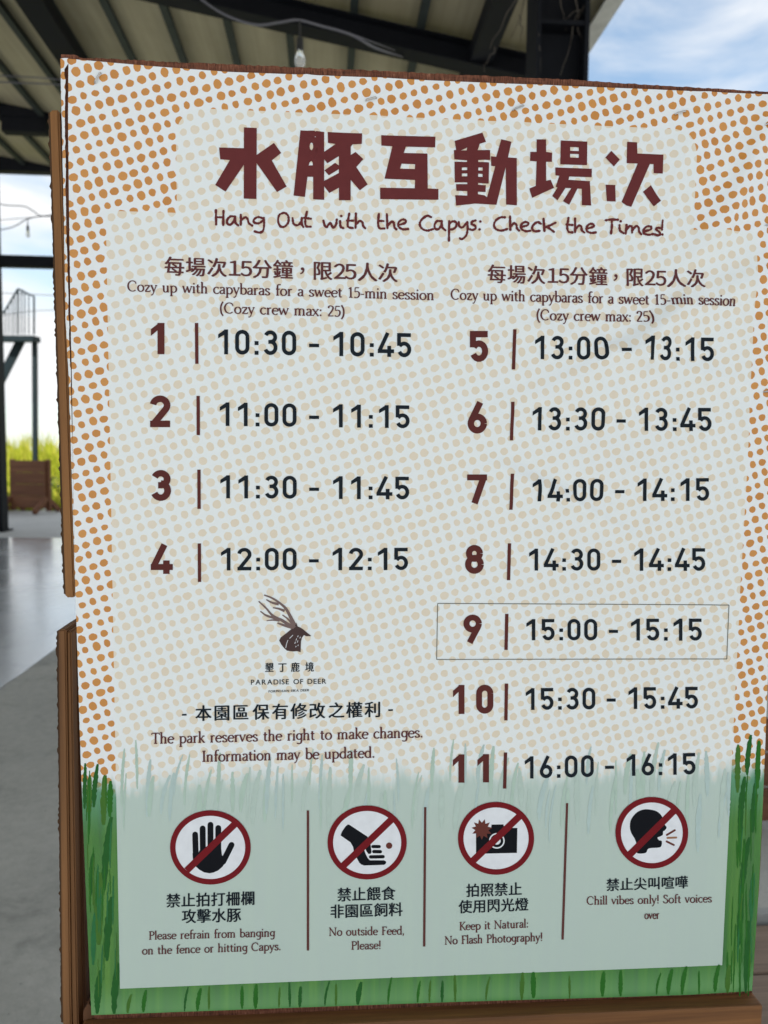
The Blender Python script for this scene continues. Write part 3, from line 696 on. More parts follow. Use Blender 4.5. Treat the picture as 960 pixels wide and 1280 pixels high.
brush((390, 255), [[(98, 150), (108, 188), (125, 205), (155, 170), (180, 208), (205, 185), (212, 140)], [(240, 155), (245, 200), (270, 215)], [(250, 110)], [(318, 92), (305, 170), (310, 205), (348, 215)], [(300, 150), (350, 152)],
    [(375, 92), (372, 212)], [(372, 190), (405, 155), (430, 165), (438, 195), (455, 215)], [(572, 92), (565, 170), (578, 212), (620, 215)], [(565, 150), (612, 152)], [(640, 92), (645, 212)], [(648, 190), (680, 158), (700, 170), (705, 205), (720, 222)],
    [(745, 185), (795, 168), (800, 145), (770, 140), (740, 165), (742, 200), (775, 222), (820, 220)]])
brush((510, 255), [[(195, 120), (160, 108), (115, 140), (98, 180), (120, 220), (165, 235), (212, 222)], [(278, 155), (245, 155), (225, 185), (230, 218), (258, 222), (280, 190), (285, 155)], [(285, 160), (290, 205), (318, 232)],
    [(350, 155), (348, 318)], [(350, 178), (380, 155), (410, 165), (408, 200), (380, 222), (352, 222)], [(432, 160), (437, 195), (465, 205), (500, 165)], [(505, 160), (508, 220), (495, 275), (460, 305), (440, 297)],
    [(578, 145), (548, 155), (542, 175), (572, 192), (575, 215), (548, 227), (525, 220)], [(617, 155)], [(610, 222)]])
brush((610, 260), [[(140, 85), (105, 85), (65, 110), (48, 150), (65, 185), (110, 198), (160, 185)], [(185, 75), (188, 190)], [(190, 165), (220, 135), (240, 150), (245, 180), (262, 197)], [(290, 165), (335, 152), (340, 132), (310, 125), (280, 150), (285, 185), (320, 203), (358, 200)],
    [(450, 140), (420, 125), (385, 150), (374, 180), (395, 203), (440, 200)], [(472, 98), (480, 200)], [(575, 130), (535, 150), (492, 168)], [(505, 168), (530, 185), (560, 208)], [(685, 90), (675, 170), (688, 208), (718, 213)], [(670, 145), (720, 150)],
    [(742, 95), (742, 212)], [(745, 185), (775, 155), (795, 165), (800, 195), (822, 215)], [(850, 180), (900, 163), (895, 143), (865, 142), (840, 170), (845, 203), (880, 217), (918, 213)]])
brush((700, 260), [[(385, 110), (430, 103), (490, 105)], [(438, 108), (440, 155), (432, 222)], [(505, 150), (508, 195), (540, 220)], [(515, 118)], [(565, 150), (558, 225)], [(562, 195), (590, 160), (612, 168), (612, 215)], [(615, 195), (645, 160), (668, 172), (672, 205), (690, 230)],
    [(715, 205), (765, 192), (765, 167), (735, 165), (708, 195), (715, 225), (750, 238), (785, 232)], [(850, 180), (820, 180), (810, 195), (840, 213), (850, 232), (825, 242), (795, 235)], [(868, 115), (865, 190)], [(870, 232)]])
hwt.build('subtitle_lettering', I_title)

# ---- numerals: drawn with a constant-width pen; unit cap height, y up
def arc(cx, cy, rx, ry, a0, a1, n=16): return [(cx + rx * math.cos(R(lerp(a0, a1, i / n))), cy + ry * math.sin(R(lerp(a0, a1, i / n)))) for i in range(n + 1)]
def digit(ch, t, W):
    h = t / 2; Lx, Rx, Bt, Tp, cx = h, W - h, h, 1 - h, W / 2; r_ = (W - t) / 2
    if ch == '0': return W, [arc(cx, Tp - r_, r_, r_, 0, 180) + arc(cx, Bt + r_, r_, r_, 180, 360) + [(Rx, Tp - r_)]], []
    if ch == '1':
        x = .40 - h; return .40, [[(x, 0), (x, 1)]], [[(x + h * .2, 1), (x - h * .6, 1), (0, .80), (0, .80 - t * 1.05), (x - h * .6, .80)]]
    if ch == '2': return W, [arc(cx, Tp - r_, r_ + .01, r_, 172, -38) + [(Lx + .02, Bt + .02)], [(0, Bt), (W, Bt)]], []
    if ch == '3': return W, [arc(cx - .01, Tp - .195, r_ - .015, .195, 158, -90) + [(cx - .09, Tp - .39)], arc(cx - .01, Bt + .232, r_, .232, 90, -158)], []
    if ch == '4': return W + .08, [[(W * .70, 1), (h * .9, .255), (h * .4, .235)], [(0.0, .235), (W + .08, .235)], [(W * .80, .46), (W * .80, 0)]], []
    if ch == '5': return W, [[(Lx, Tp), (W - .02, Tp)], [(Lx, 1), (Lx, .47)], arc(cx - .005, Bt + .245, r_, .245, 148, -156)], []
    if ch == '6': return W, [arc(cx, Bt + r_ + .01, r_, r_ + .01, 0, 360, 28), [(W * .66, 1), (Lx + .02, Bt + r_ + .11)]], []
    if ch == '7': return W, [[(0, Tp), (W, Tp)], [(Rx, Tp), (W * .36, 0)]], []
    if ch == '8': return W, [arc(cx, Tp - .19, r_ - .03, .19, 0, 360, 26), arc(cx, Bt + .225, r_, .225, 0, 360, 26)], []
    if ch == '9': return W, [arc(cx, Tp - r_ - .01, r_, r_ + .01, 0, 360, 28), [(W * .34, 0), (Rx - .02, Tp - r_ - .11)]], []
def pen_line(pr, items, x0, yb0, yt0, x1, yb1, yt1, t):
    """items: (glyph, left) in cap units -> pixel quad"""
    tot = max(l + (g[0] if isinstance(g, tuple) else 0) for g, l in items)
    def M(x, y):
        s = x / tot; return (lerp(x0, x1, s), lerp(lerp(yb0, yb1, s), lerp(yt0, yt1, s), y))
    kx = (x1 - x0) / tot; ky = yb0 - yt0
    hwf = lambda d: t / 2 * math.hypot(kx * d.y, ky * d.x)
    for (W, strokes, polys), l in items:
        for s_ in strokes: pr.stroke([M(l + x, y) for x, y in s_], hwf, False)
        for p in polys: pr.poly([M(l + x, y) for x, y in p])
def time_items(s):
    T, W = .155, .58; x = 0; o = []; first = None
    for ch in s:
        if ch == ':':
            sq = lambda cy: [(0, cy - .08), (.16, cy - .08), (.16, cy + .08), (0, cy + .08)]
            g, off, adv = (.16, [], [sq(.08), sq(.475)]), .125, .40
        elif ch == '-': g, off, adv = (.41, [], [[(0, .35), (.41, .35), (.41, .49), (0, .49)]]), .435, 1.28
        elif ch == ' ': continue
        else:
            g = digit(ch, T, W); off = {'1': .145, '4': .05}.get(ch, .085); adv = .75
        o.append((g, x + off)); x += adv
    m0 = o[0][1]; return [(g, l - m0) for g, l in o]
ROWS = [('1', 189, 206, 404, 443, 246, 246.4, 404, 455, '10:30-10:45', 273, 412, 443, 514, 417, 446.8),
        ('2', 188, 213, 494.5, 534, 248, 248.2, 495, 544, '11:00-11:15', 275, 503, 532.4, 512, 507, 535.4),
        ('3', 189, 214.6, 587.5, 626, 249, 249.2, 587, 636, '11:30-11:45', 275.7, 594, 622.7, 511.5, 596, 624.2),
        ('4', 189, 216.5, 680.5, 717, 249.5, 249.8, 679, 727, '12:00-12:15', 276.5, 684.6, 712.7, 510, 684.6, 712.4),
        ('5', 587, 610, 414, 452.6, 643, 641.4, 412, 462, '13:00-13:15', 668.4, 420, 449, 891.5, 422.5, 452),
        ('6', 584, 608, 503, 542, 640, 639, 502.5, 550.5, '13:30-13:45', 665, 509, 538, 888.5, 510, 539),
        ('7', 583.6, 608.4, 593, 629, 639.5, 638, 592, 637, '14:00-14:15', 664, 599, 626.5, 885.5, 597.5, 626),
        ('8', 581, 604.5, 681, 717, 636.5, 635.3, 679, 725, '14:30-14:45', 661, 685.7, 713, 881, 685, 713.4),
        ('9', 579, 602, 768, 803, 633.2, 632.2, 767, 812, '15:00-15:15', 657.6, 773.6, 800, 876.5, 772.8, 800.5),
        ('10', 566, 616.4, 855.8, 892, 632.7, 632, 854, 900, '15:30-15:45', 656.8, 859.8, 887, 871.7, 858, 885),
        ('11', 565.7, 611, 942.5, 977.7, 631.5, 630.4, 940, 985, '16:00-16:15', 655.6, 945, 972.6, 868.6, 940.5, 967)]
for (lb, xa, xb, ya, yb, dx0, dx1, dy0, dy1, tm, x0, yt0, yb0, x1, yt1, yb1) in ROWS:
    p = Print()
    if len(lb) == 1: it = [(digit(lb, .205, .62), 0)]
    elif lb == '10': it = [(digit('1', .21, .60), 0), (digit('0', .21, .60), .80)]
    else: it = [(digit('1', .21, .60), 0), (digit('1', .21, .60), .84)]
    pen_line(p, it, xa, yb, ya, xb, yb - (.5 if len(lb) > 1 else 0), ya - (.5 if len(lb) > 1 else 0), .205)
    p.build('session_number', I_num)
    p = Print(); p.poly([(dx0 - 2.1, dy0), (dx0 + 2.1, dy0), (dx1 + 2.1, dy1), (dx1 - 2.1, dy1)]); p.build('row_divider', I_num)
    p = Print(); pen_line(p, time_items(tm), x0, yb0, yt0, x1, yb1, yt1, .155); p.build('session_time', I_navy)
bx = [(546.8, 754), (910, 755.8), (907.6, 823.2), (545.6, 824)]
p = Print()
for a, b in zip(bx, bx[1:] + bx[:1]): p.stroke([a, b], .45, False)
p.build('highlight_box', I_frame)

# ---- CJK characters from Blender's built-in interface font (no file is loaded)
_fc = bpy.data.curves.new('glyph_source', 'FONT'); _fc.resolution_u = 3; _fo = bpy.data.objects.new('glyph_source', _fc); col.objects.link(_fo)
_cache = {}
def glyph(ch, bold=0.0):
    k_ = (ch, bold)
    if k_ not in _cache:
        _fc.body = ch; _fc.offset = bold
        dg = bpy.context.evaluated_depsgraph_get(); dg.update()
        me = bpy.data.meshes.new_from_object(_fo.evaluated_get(dg)); me.calc_loop_triangles()
        V_ = [(v.co.x, v.co.y) for v in me.vertices]; T_ = [tuple(l.vertices) for l in me.loop_triangles]
        xs = [a for a, _ in V_] or [0]; ys = [b for _, b in V_] or [0]
        _cache[k_] = (V_, T_, (min(xs), max(xs), min(ys), max(ys))); bpy.data.meshes.remove(me)
    return _cache[k_]
def put_char(pr, ch, xl, base, em_x, em_y, slope=0.0, bold=.012, ink_left=True):
    V_, T_, bb = glyph(ch, 0.0); ox = bb[0] if ink_left else 0
    for dx, dy in ((-bold, 0), (bold, 0), (0, bold * .6)):          # a heavier print of the same strokes
        pr.tris([(xl + (x + dx - ox) * em_x, base + slope * (x + dx - ox) * em_x - (y + dy) * em_y) for x, y in V_], T_)
def cjk_row(pr, text, x0, x1, y0b, y1b, em_y=None, bold=.022):
    """ink runs from x0 to x1; y?b = bottom of the ink at both ends"""
    n = len(text); pitch = (x1 - x0) / (n - .07); em = pitch
    em_x = em * .985; em_y = em_y or em
    sl_ = (y1b - y0b) / (x1 - x0)
    for i, ch in enumerate(text):
        x = x0 - .035 * em + i * pitch; put_char(pr, ch, x, y0b - .085 * em_y + sl_ * (x - x0), em_x, em_y, sl_, bold, False)
def cap_line(pr, items, em_x, em_y, base0, x_ref, slope):
    for ch, x in items:
        b_ = base0 + slope * (x - x_ref)
        if ch == '，':
            put_char(pr, ch, x, b_ - .28 * em_y, em_x, em_y, slope, .012)
        else: put_char(pr, ch, x, b_, em_x, em_y, slope, .024)
p = Print(); cap_line(p, list(zip('每場次１５分鐘，限２５人次', (206.7, 233, 259.8, 287, 301.3, 316.3, 342, 375.4, 392.7, 417.8, 431.4, 447.5, 473))), 25.6, 25.2, 342.6, 206.7, .031)
p.build('session_rule', I_text)
p = Print(); cap_line(p, list(zip('每場次１５分鐘，限２５人次', (609.6, 634.3, 659, 684.4, 698, 712, 736, 766.5, 782.7, 805.6, 819.2, 833.5, 857))), 23.6, 24.6, 352.0, 609.6, .0245)
p.build('session_rule', I_text)
p = Print(); cap_line(p, list(zip('本園區保有修改之權利', (245, 269, 292.5, 316.4, 340.7, 363.5, 387, 411, 433, 456))), 21.0, 21.0, 898.8, 245, -.0205)
p.poly([(228, 891.6), (233.8, 891.4), (233.8, 893.4), (228, 893.6)]); p.poly([(485.2, 886.2), (491, 886), (491, 888), (485.2, 888.2)])
p.build('reserve_notice', I_navy)
for lines in ([('禁止拍打柵欄', 208.6, 319, 1133.4, 1130), ('攻擊水豚', 228, 301.4, 1153, 1151)], [('禁止餵食', 422, 494, 1126, 1124), ('非園區飼料', 413, 503, 1147, 1144)],
              [('拍照禁止', 582.8, 652, 1120.4, 1118), ('使用閃光燈', 573.4, 660, 1140.8, 1137.2)], [('禁止尖叫喧嘩', 757.5, 858.8, 1112.8, 1109)]):
    p = Print()
    for tx, a, b, c, d in lines: cjk_row(p, tx, a, b, c, d, 16.8 if len(tx) == 6 and a > 700 else None)
    p.build('rule_lettering', I_navy)
p = Print(); cap_line(p, list(zip('墾丁鹿境', (331.8, 348.2, 364, 381.8))), 11.2, 12.6, 838.6, 331.8, -.012); p.build('park_name', I_navy)
def plain(pr, text, x0, x1, b0, b1, cap, bold=.02, track=.08):
    x = 0; it = []
    for ch in text:
        if ch == ' ': x += .3 + track; continue
        bb = glyph(ch, bold)[2]; it.append((ch, x)); x += bb[1] - bb[0] + track
    k_ = (x1 - x0) / (x - track); sl_ = (b1 - b0) / (x1 - x0)
    for ch, l in it: put_char(pr, ch, x0 + l * k_, b0 + sl_ * l * k_, k_, cap / .69, sl_, bold)
p = Print(); plain(p, 'PARADISE OF DEER', 314, 408, 855.2, 854, 6.2, .012, .14); plain(p, 'FORMOSAN SIKA DEER', 336, 386.7, 865, 863.4, 2.8, .02, .10); p.build('park_name', I_navy)

# ---- roman text drawn with a broad nib
XH = .635
def st_(x, y0, y1): return [(x, y0), (x, y1)]
def sf(x, y, a=.11, b=.11): return ('f', [(x - a, y + (.025 if y < .3 else -.025)), (x + b, y + (.025 if y < .3 else -.025))])
def sm(*p): return [(q[0], q[1]) for q in spline([Vector((x, y, 0)) for x, y in p], 5)]
def flag(x, y): return ('f', [(x - .10, y - .06), (x, y - .015)])
G = {
 'o': (.60, [arc(.30, .31, .235, .305, 0, 360, 24)]), 'c': (.50, [arc(.29, .31, .23, .305, 42, 318, 18)]),
 'e': (.54, [arc(.29, .31, .23, .305, 10, 318, 20), ('f', [(.06, .35), (.515, .35)])]),
 'a': (.50, [sm((.09, .50), (.14, .60), (.26, .62), (.37, .55), (.385, .40), (.385, .12), (.42, .03), (.49, .03)), sm((.385, .37), (.20, .33), (.08, .23), (.08, .09), (.18, .01), (.29, .04), (.385, .14))]),
 'n': (.62, [st_(.13, 0, .62), sm((.13, .46), (.22, .59), (.34, .62), (.44, .55), (.46, .40), (.46, .2), (.46, 0)), sf(.13, 0), sf(.46, 0), flag(.13, XH)]),
 'm': (.94, [st_(.13, 0, .62), sm((.13, .46), (.21, .59), (.32, .62), (.42, .55), (.44, .40), (.44, 0)), sm((.44, .46), (.52, .59), (.64, .62), (.75, .55), (.77, .40), (.77, 0)), sf(.13, 0), sf(.44, 0), sf(.77, 0), flag(.13, XH)]),
 'h': (.62, [st_(.13, 0, 1.06), sm((.13, .46), (.22, .59), (.34, .62), (.44, .55), (.46, .40), (.46, .2), (.46, 0)), sf(.13, 0), sf(.46, 0), flag(.13, 1.07)]),
 'r': (.42, [st_(.13, 0, .62), sm((.13, .44), (.20, .57), (.30, .62), (.38, .58)), sf(.13, 0), flag(.13, XH)]),
 'u': (.62, [sm((.13, .62), (.13, .3), (.15, .10), (.26, .01), (.38, .06), (.46, .18)), st_(.46, 0, .62), flag(.13, XH), flag(.46, XH), ('f', [(.46, .02), (.57, .03)])]),
 'i': (.27, [st_(.13, 0, .62), ('d', .13, .88), sf(.13, 0), flag(.13, XH)]), 'l': (.27, [st_(.13, 0, 1.06), sf(.13, 0), flag(.13, 1.07)]),
 't': (.38, [sm((.16, .82), (.16, .5), (.16, .15), (.22, .02), (.35, .05)), ('f', [(.02, .60), (.34, .60)])]),
 'f': (.36, [sm((.42, .99), (.34, 1.05), (.22, 1.0), (.17, .85), (.17, .4), (.17, 0)), ('f', [(.04, .60), (.36, .60)]), sf(.17, 0)]),
 'p': (.62, [st_(.13, -.32, .62), arc(.315, .31, .225, .30, 150, -150, 20), sf(.13, -.345), flag(.13, XH)]),
 'b': (.60, [st_(.12, .02, 1.06), arc(.305, .31, .225, .30, 150, -150, 20), flag(.12, 1.07)]),
 'd': (.62, [st_(.48, 0, 1.06), arc(.295, .31, .225, .30, 30, 330, 20), flag(.48, 1.07), ('f', [(.48, .02), (.58, .03)])]),
 'g': (.56, [arc(.28, .34, .205, .27, 25, 335, 20), sm((.47, .62), (.47, .2), (.46, -.1), (.40, -.27), (.24, -.32), (.08, -.26)), ('f', [(.47, .60), (.58, .60)])]),
 's': (.45, [sm((.37, .50), (.31, .60), (.18, .62), (.085, .53), (.12, .40), (.27, .30), (.37, .19), (.35, .06), (.23, .01), (.10, .04), (.055, .15))]),
 'v': (.52, [[(.05, .62), (.25, .02)], ('f', [(.25, .0), (.46, .62)]), ('f', [(-.02, .61), (.15, .61)]), ('f', [(.37, .61), (.53, .61)])]),
 'w': (.80, [[(.05, .62), (.22, .02)], ('f', [(.22, 0), (.40, .58)]), [(.38, .62), (.55, .02)], ('f', [(.55, 0), (.74, .62)]), ('f', [(-.02, .61), (.14, .61)]), ('f', [(.66, .61), (.81, .61)])]),
 'x': (.52, [[(.06, .62), (.46, 0)], ('f', [(.06, 0), (.45, .62)]), ('f', [(-.01, .61), (.16, .61)]), ('f', [(.36, .61), (.51, .61)]), sf(.06, 0, .07, .08), sf(.46, 0, .09, .07)]),
 'y': (.52, [[(.05, .62), (.26, .04)], ('f', sm((.46, .62), (.34, .26), (.22, -.12), (.12, -.29), (.02, -.28))), ('f', [(-.02, .61), (.15, .61)]), ('f', [(.37, .61), (.53, .61)])]),
 'z': (.50, [('f', [(.06, .60), (.43, .60)]), [(.42, .59), (.07, .03)], ('f', [(.05, .025), (.45, .025)]), ('f', [(.06, .60), (.05, .48)]), ('f', [(.45, .02), (.47, .15)])]),
 'k': (.56, [st_(.13, 0, 1.06), ('f', [(.14, .27), (.43, .60)]), [(.23, .37), (.48, .0)], sf(.13, 0), flag(.13, 1.07), sf(.50, 0, .06, .07), ('f', [(.35, .61), (.53, .61)])]),
 'C': (.80, [arc(.44, .5, .37, .49, 48, 312, 24), ('f', [(.69, .87), (.72, .70)])]), 'T': (.68, [st_(.34, 0, .97), ('f', [(.03, .97), (.65, .97)]), ('f', [(.03, .98), (.02, .82)]), ('f', [(.65, .98), (.66, .82)]), sf(.34, 0, .13, .13)]),
 'I': (.34, [st_(.17, 0, 1), sf(.17, 0, .13, .13), sf(.17, 1, .13, .13)]), 'P': (.62, [st_(.16, 0, 1), sm((.16, .97), (.36, .97), (.54, .86), (.54, .64), (.38, .50), (.18, .49)), sf(.16, 0, .12, .13), ('f', [(.04, .975), (.16, .975)])]),
 'N': (.90, [('f', st_(.15, 0, .98)), [(.13, .98), (.74, .02)], ('f', st_(.75, 0, .98)), sf(.15, 0, .11, .11), ('f', [(.02, .975), (.16, .975)]), sf(.75, 1, .11, .11)]),
 'K': (.72, [st_(.16, 0, 1), ('f', [(.18, .42), (.60, .97)]), [(.28, .54), (.66, .02)], sf(.16, 0, .12, .12), sf(.16, 1, .12, .12), sf(.67, 0, .08, .09), sf(.59, 1, .09, .10)]),
 'F': (.58, [st_(.16, 0, 1), ('f', [(.04, .97), (.54, .97)]), ('f', [(.16, .52), (.44, .52)]), ('f', [(.54, .98), (.55, .82)]), sf(.16, 0, .12, .14)]),
 'S': (.58, [sm((.47, .80), (.40, .95), (.25, .99), (.12, .88), (.12, .70), (.30, .55), (.46, .40), (.49, .20), (.38, .04), (.22, .01), (.08, .10), (.06, .24))]),
 '1': (.50, [st_(.27, 0, .97), ('f', [(.10, .80), (.27, .95)]), sf(.27, 0, .14, .14)]), '2': (.52, [sm((.07, .76), (.12, .93), (.26, .98), (.42, .88), (.42, .68), (.28, .40), (.06, .05)), ('f', [(.05, .03), (.47, .03)])]),
 '5': (.52, [('f', [(.12, .95), (.44, .95)]), ('f', [(.12, .95), (.10, .55)]), sm((.10, .55), (.28, .60), (.44, .48), (.44, .22), (.32, .04), (.16, .0), (.05, .08))]),
 '(': (.32, [sm((.26, 1.08), (.12, .75), (.08, .40), (.13, .02), (.27, -.25))]), ')': (.32, [sm((.05, 1.08), (.19, .75), (.23, .40), (.18, .02), (.04, -.25))]),
 '-': (.36, [('f', [(.04, .34), (.32, .34)])]), '.': (.24, [('d', .11, .06)]), ',': (.24, [('d', .11, .06), ('f', [(.14, .04), (.06, -.16)])]), ':': (.26, [('d', .13, .07), ('d', .13, .53)]), '!': (.28, [st_(.14, .28, 1.02), ('d', .14, .06)]), ' ': (.40, [])}
def nib_line(pr, text, x0, x1, b0, b1, cap, wt=1.0):
    x = 0; it = []
    for ch in text: it.append((ch, x)); x += G[ch][0] + .012
    k_ = (x1 - x0) / (x - .08); sl_ = (b1 - b0) / (x1 - x0)
    def M(a, y): px = x0 + a * k_; return (px, b0 + sl_ * (px - x0) - y * cap)
    thick, thin = .082 * cap * wt, .040 * cap * wt
    hv = lambda d: math.hypot(thick * d.y, thin * d.x)
    for ch, l in it:
        for s_ in G[ch][1]:
            if s_ and s_[0] == 'd': c = M(l + s_[1], s_[2]); pr.disc(c[0], c[1], .085 * cap, .085 * cap, 10)
            elif s_ and s_[0] == 'f': pr.stroke([M(l + a, y) for a, y in s_[1]], thin * 1.15, False)
            else: pr.stroke([M(l + a, y) for a, y in s_], hv, False)
p = Print(); nib_line(p, 'Cozy up with capybaras for a sweet 15-min session', 159.5, 541.5, 364.3, 375.6, 13.2); nib_line(p, '(Cozy crew max: 25)', 275, 430, 391.8, 396.3, 13.2); p.build('session_note', I_text)
p = Print(); nib_line(p, 'Cozy up with capybaras for a sweet 15-min session', 563, 916, 374.8, 383.4, 13.2); nib_line(p, '(Cozy crew max: 25)', 670, 814, 400.4, 402.6, 13.2); p.build('session_note', I_text)
p = Print(); nib_line(p, 'The park reserves the right to make changes.', 190, 527.6, 928.6, 921, 13.4); nib_line(p, 'Information may be updated.', 252.9, 467.5, 951, 946.2, 13.4); p.build('reserve_note', I_text)
for lines in ([('Please refrain from banging', 186.4, 343, 1173.3, 1169.4), ('on the fence or hitting Capys.', 178, 350.6, 1191.9, 1186.4)], [('No outside Feed,', 411, 504.7, 1168.8, 1167), ('Please!', 439, 475.5, 1186, 1185)],
              [('Keep it Natural:', 573.8, 659.4, 1161.8, 1158), ('No Flash Photography!', 555.4, 677, 1179.6, 1174.6)], [('Chill vibes only! Soft voices', 732.5, 888, 1129.6, 1126.4), ('over', 804.5, 822.5, 1147.2, 1146.8)]):
    p = Print()
    for tx, a, b, c, d in lines: nib_line(p, tx, a, b, c, d, 10.2)
    p.build('rule_note', I_text)
for x0, y0, x1, y1 in ((385, 1012, 385, 1187), (531.3, 1008, 530, 1182), (708.3, 1003, 702.5, 1173)):
    p = Print(); p.poly([(x0 - 1.5, y0), (x0 + 1.5, y0), (x1 + 1.5, y1), (x1 - 1.5, y1)]); p.build('column_divider', I_bar)

# ---- prohibition pictograms
def capsule(pr, zf, a, b, r_, k_):
    (x0, y0), (x1, y1) = zf([a, b]); pr.stroke([(x0, y0), (x1, y1)], r_ / k_)
ICON = [(263.4, 1057.9, 50.3, 46.4, (690, 215), (250, 640), (200, 1000), 7.385), (458.8, 1052, 49.4, 46.2, (710, 230), (235, 685), (400, 995), 8.0),
        (619.6, 1046.9, 47.5, 45.4, (710, 235), (245, 680), (560, 990), 8.0), (813.8, 1039.8, 45.4, 44.6, (695, 215), (245, 660), (755, 985), 8.0)]
for n, (cx, cy, rx, ry, sa, sb, off, kz) in enumerate(ICON):
    zf = Z(off, kz)
    d = Print(0); d.disc(cx, cy, rx - 3, ry - 3, 64); dsk = d.build('prohibition_sign', I_white)
    s = Print(1); mats = [I_black, I_brown, I_tan, I_white]
    if n == 0:
        for a, b in (((328, 308), (335, 540)), ((397, 252), (400, 540)), ((469, 218), (469, 540)), ((541, 248), (541, 540)), ((663, 404), (585, 560))): capsule(s, zf, a, b, 27, kz)
        s.poly(zf([(303, 480), (340, 520), (368, 455), (430, 420), (500, 400), (568, 440), (575, 500), (614, 540), (600, 575), (580, 605), (540, 640), (500, 658), (460, 666), (410, 658), (365, 632), (330, 600), (308, 550)]))
    elif n == 1:
        s.poly(zf([(205, 385), (220, 345), (255, 295), (275, 277), (292, 278), (470, 395), (498, 425), (515, 555), (503, 570), (482, 570), (462, 540), (452, 515), (443, 535), (455, 570), (474, 608), (497, 634), (640, 634), (658, 645), (660, 660), (650, 674), (636, 680), (440, 686), (410, 675), (390, 655), (340, 560), (330, 500), (305, 455)]))
        for a, b, r_ in (((527, 497), (592, 497), 16), ((537, 547), (603, 548), 17), ((505, 600), (630, 598), 17)): capsule(s, zf, a, b, r_, kz)
        s.mi = 1; c = zf([(690, 488)])[0]; s.disc(c[0], c[1], 32 / kz, 32 / kz, 20)
    elif n == 2:
        s.poly(zf([(277, 360), (428, 354), (432, 318), (550, 316), (560, 350), (690, 352), (685, 600), (277, 610)]))
        c = zf([(485, 480)])[0]; s.mi = 3; s.ring(c[0], c[1], 78 / kz, 78 / kz, 13 / kz, 32); s.disc(c[0], c[1], 38 / kz, 38 / kz, 24)
        s.mi = 1; c0 = (335, 365); s.poly(zf([(c0[0] + (105 if i % 2 == 0 else 66) * math.cos(R(i * 180 / 11 + 90 + 16)), c0[1] - (105 if i % 2 == 0 else 66) * math.sin(R(i * 180 / 11 + 90 + 16))) for i in range(22)]))
    else:
        hd = spline([Vector((x, y, 0)) for x, y in [(435, 205), (520, 225), (572, 275), (592, 345), (618, 385), (600, 415), (583, 426), (580, 458), (552, 476), (527, 487), (542, 512), (570, 522), (566, 568), (540, 586), (440, 595), (410, 638), (335, 645), (312, 618), (318, 560), (300, 500), (265, 440), (252, 380), (262, 310), (310, 245), (370, 212)]], 4, True)
        s.poly(zf([(v.x, v.y) for v in hd]))
        for mi, a, b in ((1, (620, 460), (700, 413)), (2, (626, 490), (714, 486)), (1, (618, 525), (690, 560))): s.mi = mi; capsule(s, zf, a, b, 10, kz)
    s.build('pictogram', mats, dsk)
    g = Print(2); g.ring(cx, cy, rx, ry, 6.9); (x0, y0), (x1, y1) = zf([sa, sb]); g.stroke([(x0, y0), (x1, y1)], 4.3, False)
    g.build('slash_ring', I_red, dsk)

# ---- deer emblem
p = Print(); z = Z((310, 735), 9.6)
p.poly(z([(580, 410), (598, 458), (630, 470), (660, 490), (720, 540), (762, 572), (700, 574), (672, 560), (648, 592), (636, 640), (632, 765), (590, 752), (540, 757), (470, 747), (440, 722), (400, 672), (375, 625), (392, 590), (470, 530), (545, 470)]))
p.mi = 1
for pts, w0, w1 in (([(195, 80), (300, 122), (400, 190), (460, 250), (510, 340), (560, 440)], 6, 17), ([(220, 135), (290, 172), (370, 190)], 5, 13), ([(300, 232), (370, 245), (440, 272)], 5, 12), ([(415, 320), (480, 368), (540, 440), (562, 470)], 5, 13),
                    ([(130, 155), (220, 240), (280, 310), (340, 352), (410, 385), (480, 430), (555, 470)], 6, 17), ([(150, 275), (220, 325), (300, 350), (350, 358)], 5, 15), ([(225, 388), (300, 380), (380, 388)], 4, 9), ([(355, 415), (430, 442), (535, 472)], 7, 14)):
    q = spline([Vector((x, y, 0)) for x, y in pts], 5); m_ = len(q)
    p.stroke(z([(v.x, v.y) for v in q]), [1.3 * lerp(w0, w1, i / (m_ - 1)) / 9.6 for i in range(m_)], False)
p.mi = 2
for pts in ([(603, 565), (596, 585)], [(585, 600), (576, 625)], [(630, 580), (622, 600)], [(600, 625), (592, 650)], [(570, 640), (562, 662)], [(580, 690), (572, 705)], [(605, 675), (598, 690)], [(480, 620), (462, 670), (455, 715)], [(540, 560), (500, 600)]):
    p.stroke(z(pts), .35, False)
p.build('deer_emblem', [I_deer, I_deerl, I_white])

